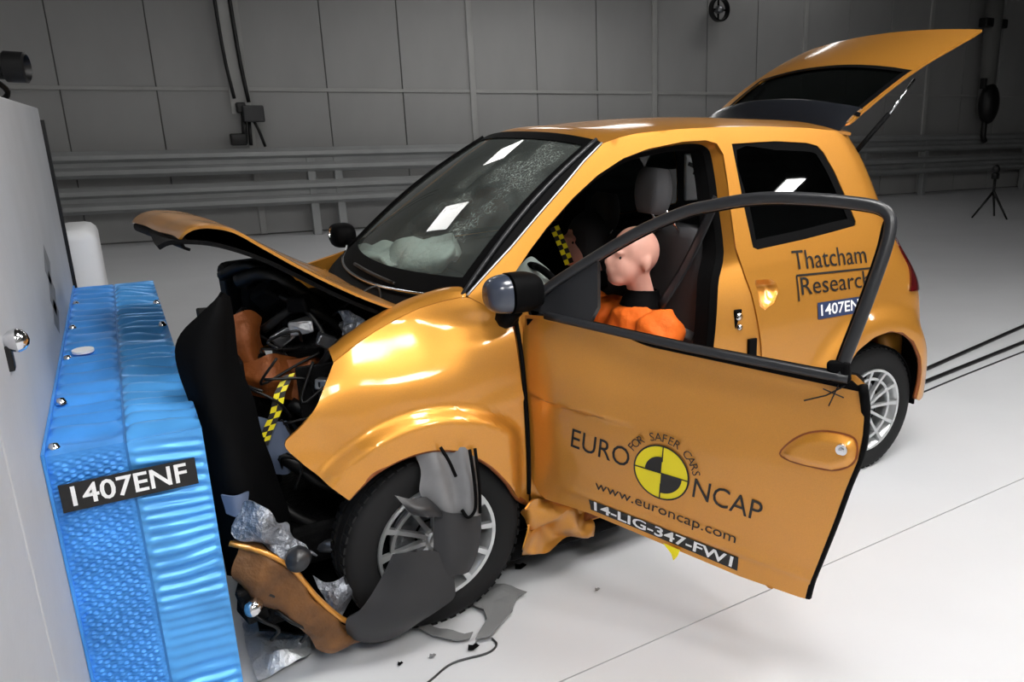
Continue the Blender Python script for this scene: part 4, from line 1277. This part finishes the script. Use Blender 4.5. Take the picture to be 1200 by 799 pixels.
# hoses and looms
random.seed(21)
hoses = [
    [(-.50, -.20, 1.06), (-.42, -.25, 1.08), (-.30, -.25, .98), (-.20, -.22, .86)],
    [(-.52, .05, 1.04), (-.44, -.05, 1.08), (-.32, -.1, 1.0), (-.17, -.12, .88)],
    [(-.46, -.30, .92), (-.36, -.34, .98), (-.26, -.33, .92), (-.20, -.3, .80)],
    [(-.42, -.38, .70), (-.34, -.42, .62), (-.30, -.42, .50), (-.36, -.42, .40)],
    [(-.52, -.36, .58), (-.44, -.46, .52), (-.36, -.48, .44), (-.26, -.46, .40)],
    [(-.33, -.40, .80), (-.27, -.44, .88), (-.20, -.45, .90), (-.12, -.44, .84)],
    [(-.30, -.38, .66), (-.24, -.44, .72), (-.18, -.46, .80), (-.10, -.42, .84)],
    [(-.55, -.44, .48), (-.48, -.52, .40), (-.38, -.54, .33), (-.28, -.50, .30)],
    [(-.40, -.30, 1.02), (-.33, -.36, .96), (-.30, -.40, .86), (-.34, -.42, .78)],
]
for i, h_ in enumerate(hoses):
    MB().tube([C_(p) for p in h_], (.024, .018, .014, .022, .020, .012, .016, .018, .009)[i], 10, 6).build('coolant_hose', HOSE, car, True)
for i in range(26):
    a = Vector((random.uniform(-.50, -.25), random.uniform(-.46, -.2), random.uniform(.5, .92)))
    P = [a]
    for k in range(3): P.append(P[-1]+Vector((random.uniform(-.10, .12), random.uniform(-.06, .05), random.uniform(-.12, .08))))
    MB().tube([C_(p) for p in P], .0045, 6, 5).build('wire', HOSE, car, True)
for (x, y, z, s, m) in ((-.36, -.36, .93, .05, STEEL), (-.30, -.40, .88, .04, STEEL), (-.41, -.30, .89, .045, STEEL), (-.22, -.42, .90, .05, FOIL), (-.36, -.36, 1.0, .05, BLACK), (-.25, -.40, .64, .06, BLACK), (-.33, -.44, .76, .035, STEEL), (-.42, -.25, 1.02, .07, BLACK), (-.28, -.46, .70, .03, STEEL), (-.22, -.36, .90, .045, STEEL)):
    mb = MB().box((0, 0, 0), (s*1.3, s, s*.9), R=Matrix.Rotation(x*9, 3, 'Y') @ Matrix.Rotation(z*7, 3, 'Z'), bev=s*.15)
    obj('bay_fitting', [crumple(v, .012, 20, z*3)+C_((x, y, z)) for v in mb.v], mb.f, m, car)
MB().tube([C_((-.34, -.46, .735)), C_((-.27, -.50, .775)), C_((-.20, -.52, .80))], .006, 6, 4).build('steel_rod', CHROME, car, True)
sheet('silver_flange', [[(-.26, -.40, .97), (-.21, -.44, .96), (-.17, -.46, .93)], [(-.25, -.42, .90), (-.20, -.46, .89), (-.17, -.48, .87)], [(-.24, -.42, .83), (-.20, -.46, .82), (-.17, -.48, .82)]], FOIL, seed=12, amp=.025, sc=16)
MB().box(C_((-.36, -.22, .30)), (.5, .7, .14), bev=.03).build('subframe', ENGINE, car)
MB().tube([C_((-.50, -.30, .30)), C_((-.42, -.55, .285)), C_((-.20, -.62, .30))], .022, 10, 5).build('track_rod', STEEL, car, True)
MB().tube([C_((-.15, -.2, .33)), C_((-.12, -.62, .30))], .026, 10).build('drive_shaft', BLACK, car, True)
MB().tube([C_((-.10, -.50, .32)), C_((-.08, -.50, .74))], .032, 12).build('damper', BLACK, car, True)
lump('inner_arch_panel', [((-.20, -.42, .56), (.42, .02, .5), .004)], ENGINE, car, .03, 6, 4)

# lower nose wreckage
sheet('insulation_foil', [[(-.64, -.70, .545), (-.60, -.74, .55), (-.555, -.74, .52), (-.51, -.72, .47)], [(-.63, -.74, .49), (-.585, -.77, .49), (-.54, -.77, .45), (-.49, -.74, .40)], [(-.60, -.74, .44), (-.565, -.77, .42), (-.52, -.77, .37), (-.47, -.74, .345)]], FOIL, amp=.035, sc=17, seed=3)
# torn bumper skin from barrier down to the floor
sheet('bumper_skin', [
    [(-.665, -.72, .455), (-.655, -.735, .43), (-.66, -.74, .36), (-.655, -.72, .33)],
    [(-.60, -.74, .425), (-.59, -.765, .40), (-.60, -.77, .30), (-.60, -.75, .27)],
    [(-.54, -.755, .365), (-.525, -.785, .33), (-.53, -.79, .22), (-.535, -.77, .19)],
    [(-.48, -.755, .26), (-.465, -.79, .22), (-.47, -.79, .12), (-.48, -.77, .085)],
    [(-.43, -.75, .16), (-.415, -.78, .13), (-.43, -.78, .075), (-.44, -.76, .05)],
    [(-.375, -.73, .095), (-.365, -.75, .08), (-.375, -.76, .05), (-.385, -.74, .035)]], SKINB, amp=.022, sc=13, seed=8, th=.008)
MB().tube([C_(p) for p in ((-.665, -.735, .462), (-.60, -.76, .43), (-.535, -.778, .372), (-.50, -.78, .30), (-.475, -.785, .25), (-.42, -.775, .16), (-.37, -.75, .105))], .008, 6, 4).build('skin_edge', PAINT, car, True)
sheet('foil_scrap', [[(-.47, -.70, .27), (-.43, -.73, .265), (-.37, -.72, .285)], [(-.455, -.73, .21), (-.42, -.75, .20), (-.365, -.73, .22)], [(-.44, -.72, .15), (-.41, -.74, .14), (-.37, -.72, .16)]], FOIL, amp=.02, sc=16, seed=13)
MB().lathe([(0, .03), (.030, .02), (.034, -.02), (.02, -.03)], C_((-.515, -.80, .395)), (-.2, -1, .3), 16).build('round_plug', SATIN, car, True)
MB().lathe([(0, .03), (.018, .028), (.024, .0), (.018, -.05)], C_((-.635, -.78, .285)), (-.3, -1, .2), 14).build('chrome_fitting', CHROME, car, True)
lump('tow_bracket', [((-.63, -.70, .27), (.06, .10, .10), .01), ((-.56, -.64, .20), (.10, .10, .08), .01)], ENGINE, car, .03, 10, 4)
sheet('dark_undertray', [[(-.62, -.6, .10), (-.5, -.68, .08), (-.3, -.7, .06)], [(-.6, -.4, .12), (-.45, -.4, .1), (-.25, -.45, .1)], [(-.55, -.2, .14), (-.4, -.2, .12), (-.2, -.25, .12)]], BLACK, seed=2)
for (x, y, z) in ((-.66, -.70, .36), (-.63, -.74, .34), (-.65, -.72, .25), (-.58, -.76, .24)):
    MB().tube([C_((x, y, z)), C_((x+.03, y-.03, z-.03)), C_((x+.07, y-.02, z-.08)), C_((x+.05, y, z-.12))], .006, 6, 4).build('torn_loom', HOSE, car, True)

# torn wheel-arch liner hanging over the wheel
lin_ = sheet('arch_liner', [
    [(-.165, -.745, .615), (-.12, -.775, .61), (-.07, -.765, .605), (-.03, -.785, .595), (.015, -.765, .575)],
    [(-.155, -.775, .55), (-.11, -.80, .55), (-.07, -.785, .54), (-.03, -.81, .53), (.015, -.79, .51)],
    [(-.165, -.79, .485), (-.11, -.815, .48), (-.07, -.80, .47), (-.03, -.825, .46), (.01, -.80, .44)],
    [(-.125, -.80, .43), (-.10, -.82, .42), (-.07, -.81, .40), (-.03, -.83, .39), (.005, -.81, .375)]], GREYPL, amp=.006, sc=9, seed=4)
tag(lin_, 'grey torn wheel-arch liner')
sheet('liner_flap', [
    [(-.125, -.80, .432), (-.10, -.825, .42), (-.05, -.82, .40), (.005, -.815, .378)],
    [(-.145, -.82, .36), (-.10, -.84, .35), (-.05, -.835, .33), (-.005, -.82, .315)],
    [(-.155, -.82, .29), (-.11, -.845, .28), (-.06, -.84, .265), (-.025, -.825, .25)],
    [(-.165, -.82, .235), (-.12, -.84, .225), (-.08, -.835, .215), (-.055, -.825, .21)]], DGREYPL, lin_, amp=.006, sc=9, seed=4)
for P in ([(-.02, -.822, .60), (-.018, -.838, .50), (-.022, -.842, .42), (-.045, -.84, .395), (-.06, -.83, .42)], [(.005, -.80, .59), (.004, -.818, .48), (-.002, -.825, .39)], [(-.10, -.80, .62), (-.085, -.822, .58), (-.07, -.828, .53)]):
    MB().tube([C_(p) for p in P], .005, 6, 5).build('liner_slot_shade', BLACK, lin_, True)  # black tubes drawn in for the shade inside the liner's slots
sheet('liner_tongue', [[(-.245, -.79, .50), (-.20, -.81, .485), (-.155, -.80, .475), (-.125, -.80, .44)], [(-.225, -.82, .475), (-.19, -.84, .465), (-.15, -.83, .45), (-.12, -.81, .42)], [(-.20, -.82, .445), (-.17, -.84, .435), (-.14, -.83, .42), (-.115, -.81, .40)]], DGREYPL, lin_, amp=.006, sc=9, seed=7)
sheet('mud_flap', [
    [(-.27, -.81, .335), (-.22, -.835, .335), (-.165, -.835, .32), (-.10, -.83, .27)],
    [(-.315, -.82, .27), (-.255, -.85, .265), (-.18, -.85, .24), (-.105, -.84, .20)],
    [(-.37, -.83, .205), (-.29, -.86, .19), (-.20, -.86, .165), (-.115, -.85, .155)],
    [(-.41, -.80, .17), (-.33, -.84, .14), (-.24, -.85, .125), (-.165, -.85, .13)],
    [(-.405, -.76, .09), (-.345, -.80, .07), (-.27, -.81, .065), (-.22, -.82, .09)]], DGREYPL, lin_, amp=.008, sc=8, seed=2)

# ------------------------------------------------------------------ loose pieces on the floor
def shard(name, poly, m, label, cat, h=.012, group='broken pieces on the floor', amp=.01):
    cx_ = sum(p[0] for p in poly)/len(poly); cy_ = sum(p[1] for p in poly)/len(poly)
    ov, F = cdt([(p[0]-cx_, p[1]-cy_) for p in poly], [], .02)
    vs = [Vector((p.x, p.y, h*.5+h*(.5+.5*noise.noise(Vector((p.x*18+cx_*7, p.y*18, 1)))))) for p in ov]
    o = obj(name, vs, F, m, None, False, .003, -1)
    o.location = (cx_, cy_, 0)
    return tag(o, label, cat, group)
shard('plastic_shard', [(.0, -.60), (.05, -.63), (.09, -.62), (.105, -.66), (.14, -.70), (.17, -.755), (.13, -.765), (.10, -.80), (.085, -.825), (.04, -.855), (.0, -.885), (-.03, -.905), (-.07, -.895), (-.04, -.86), (.0, -.82), (.01, -.77), (-.02, -.70)], SHARD, 'largest grey ragged plastic shard on the floor behind the front tyre', 'shard', .02)
shard('plastic_shard', [(-.19, -.66), (-.165, -.70), (-.15, -.755), (-.11, -.81), (-.085, -.845), (-.06, -.85), (-.08, -.875), (-.12, -.86), (-.17, -.80), (-.20, -.73)], SHARD, 'narrow curved grey plastic shard on the floor in front of the tyre', 'shard', .015)
for i, (x, y, s, lb) in enumerate(((.225, -.585, .022, 'small black chip on the floor right of the front tyre'), (-.085, -.91, .018, 'small black pointed chip below the grey shards'), (-.29, -.86, .008, 'tiny dark crumb on the white floor nearest the mud flap'), (-.20, -.88, .010, 'tiny grey crumb on the floor left of the pointed black chip'), (.38, -.86, .009, 'tiny grey crumb on the floor below the open door'))):
    shard('plastic_chip', [(x-s, y-s*.3), (x-.2*s, y-s*.8), (x+s, y-.3*s), (x+.7*s, y+.5*s), (x+.1*s, y+.3*s), (x-.4*s, y+s)], BLACK if i < 3 else SHARD, lb, 'chip', .01)
o = MB().tube([Vector((-.02, -.90, .006)), Vector((-.02, -.935, .004)), Vector((-.06, -.955, .004)), Vector((-.16, -.94, .004)), Vector((-.24, -.975, .004)), Vector((-.34, -1.02, .004))], .0035, 6, 6).build('loose_wire', SATIN, None, True)
tag(o, 'thin dark wire curling on the white floor below the grey shard', 'wire')
# crumpled foil on the floor at the foot of the barrier
ov, F = cdt([(-.645, -.36), (-.50, -.40), (-.475, -.52), (-.495, -.66), (-.515, -.70), (-.65, -.72), (-.655, -.55)], [], .012)
fo = obj('foil_sheet', [Vector((p.x+.58, p.y+.55, .012+.05*max(0, noise.noise(Vector((p.x*14, p.y*14, 3)))+.35)*sstep(.0, .10, min(p.x+.66, -.47-p.x, p.y+.725, -.35-p.y)+.03))) for p in ov], F, FOILL, None, False, .002, 0)
fo.location = (-.58, -.55, 0)
tag(fo, 'crumpled silver foil sheet on the floor at the foot of the blue barrier', 'foil')
# tow cables behind the car
for i, (a, c, lb) in enumerate(((( 2.35, -.14), (5.6, .40), 'upper of two black tow cables stretched along the floor behind the car'), ((2.35, -.22), (5.6, .16), 'lower of two black tow cables stretched along the floor behind the car'))):
    o = MB().tube([Vector((a[0], a[1], .014)), Vector((lerp(a[0], c[0], .5), lerp(a[1], c[1], .5), .014)), Vector((c[0], c[1], .014))], .013, 8, 4).build('tow_cable', BLKMET, None, True)
    tag(o, lb, 'cable', 'tow cables')
o = MB().tube([Vector((2.9, -.235, .006)), Vector((3.6, -.155, .006)), Vector((5.4, .02, .006))], .005, 6, 5).build('thin_cord', SATIN, None, True)
tag(o, 'thin grey cord lying beside the lower black tow cable', 'cord')

# ------------------------------------------------------------------ hall lamps and added fill lamps
for i, (x, y, z, sx, sy, st, tx, ty, where) in enumerate(LAMPS):
    r_ = empty('hall_or_fill_lamp', (x, y, z))
    r_.rotation_euler = (math.radians(tx), math.radians(ty), 0)
    tag(r_, 'rectangular ceiling lamp '+where, 'lamp', 'ceiling lamps of the hall')
    MB().box((0, 0, .06), (sx+.06, sy+.06, .10), bev=.01).build('lamp_housing', SATIN, r_)
    mm = MATS.get('lamp_%g' % st) or mat('lamp_%g' % st, (255, 252, 245), emit=st)
    MB().box((0, 0, .0), (sx, sy, .012)).build('diffuser', mm, r_)
    for dx in (-.4, .4):
        MB().cyl((dx*sx, 0, .1), (dx*sx, 0, 6.0-z), .008, 6).build('hanger_rod', BLKMET, r_)
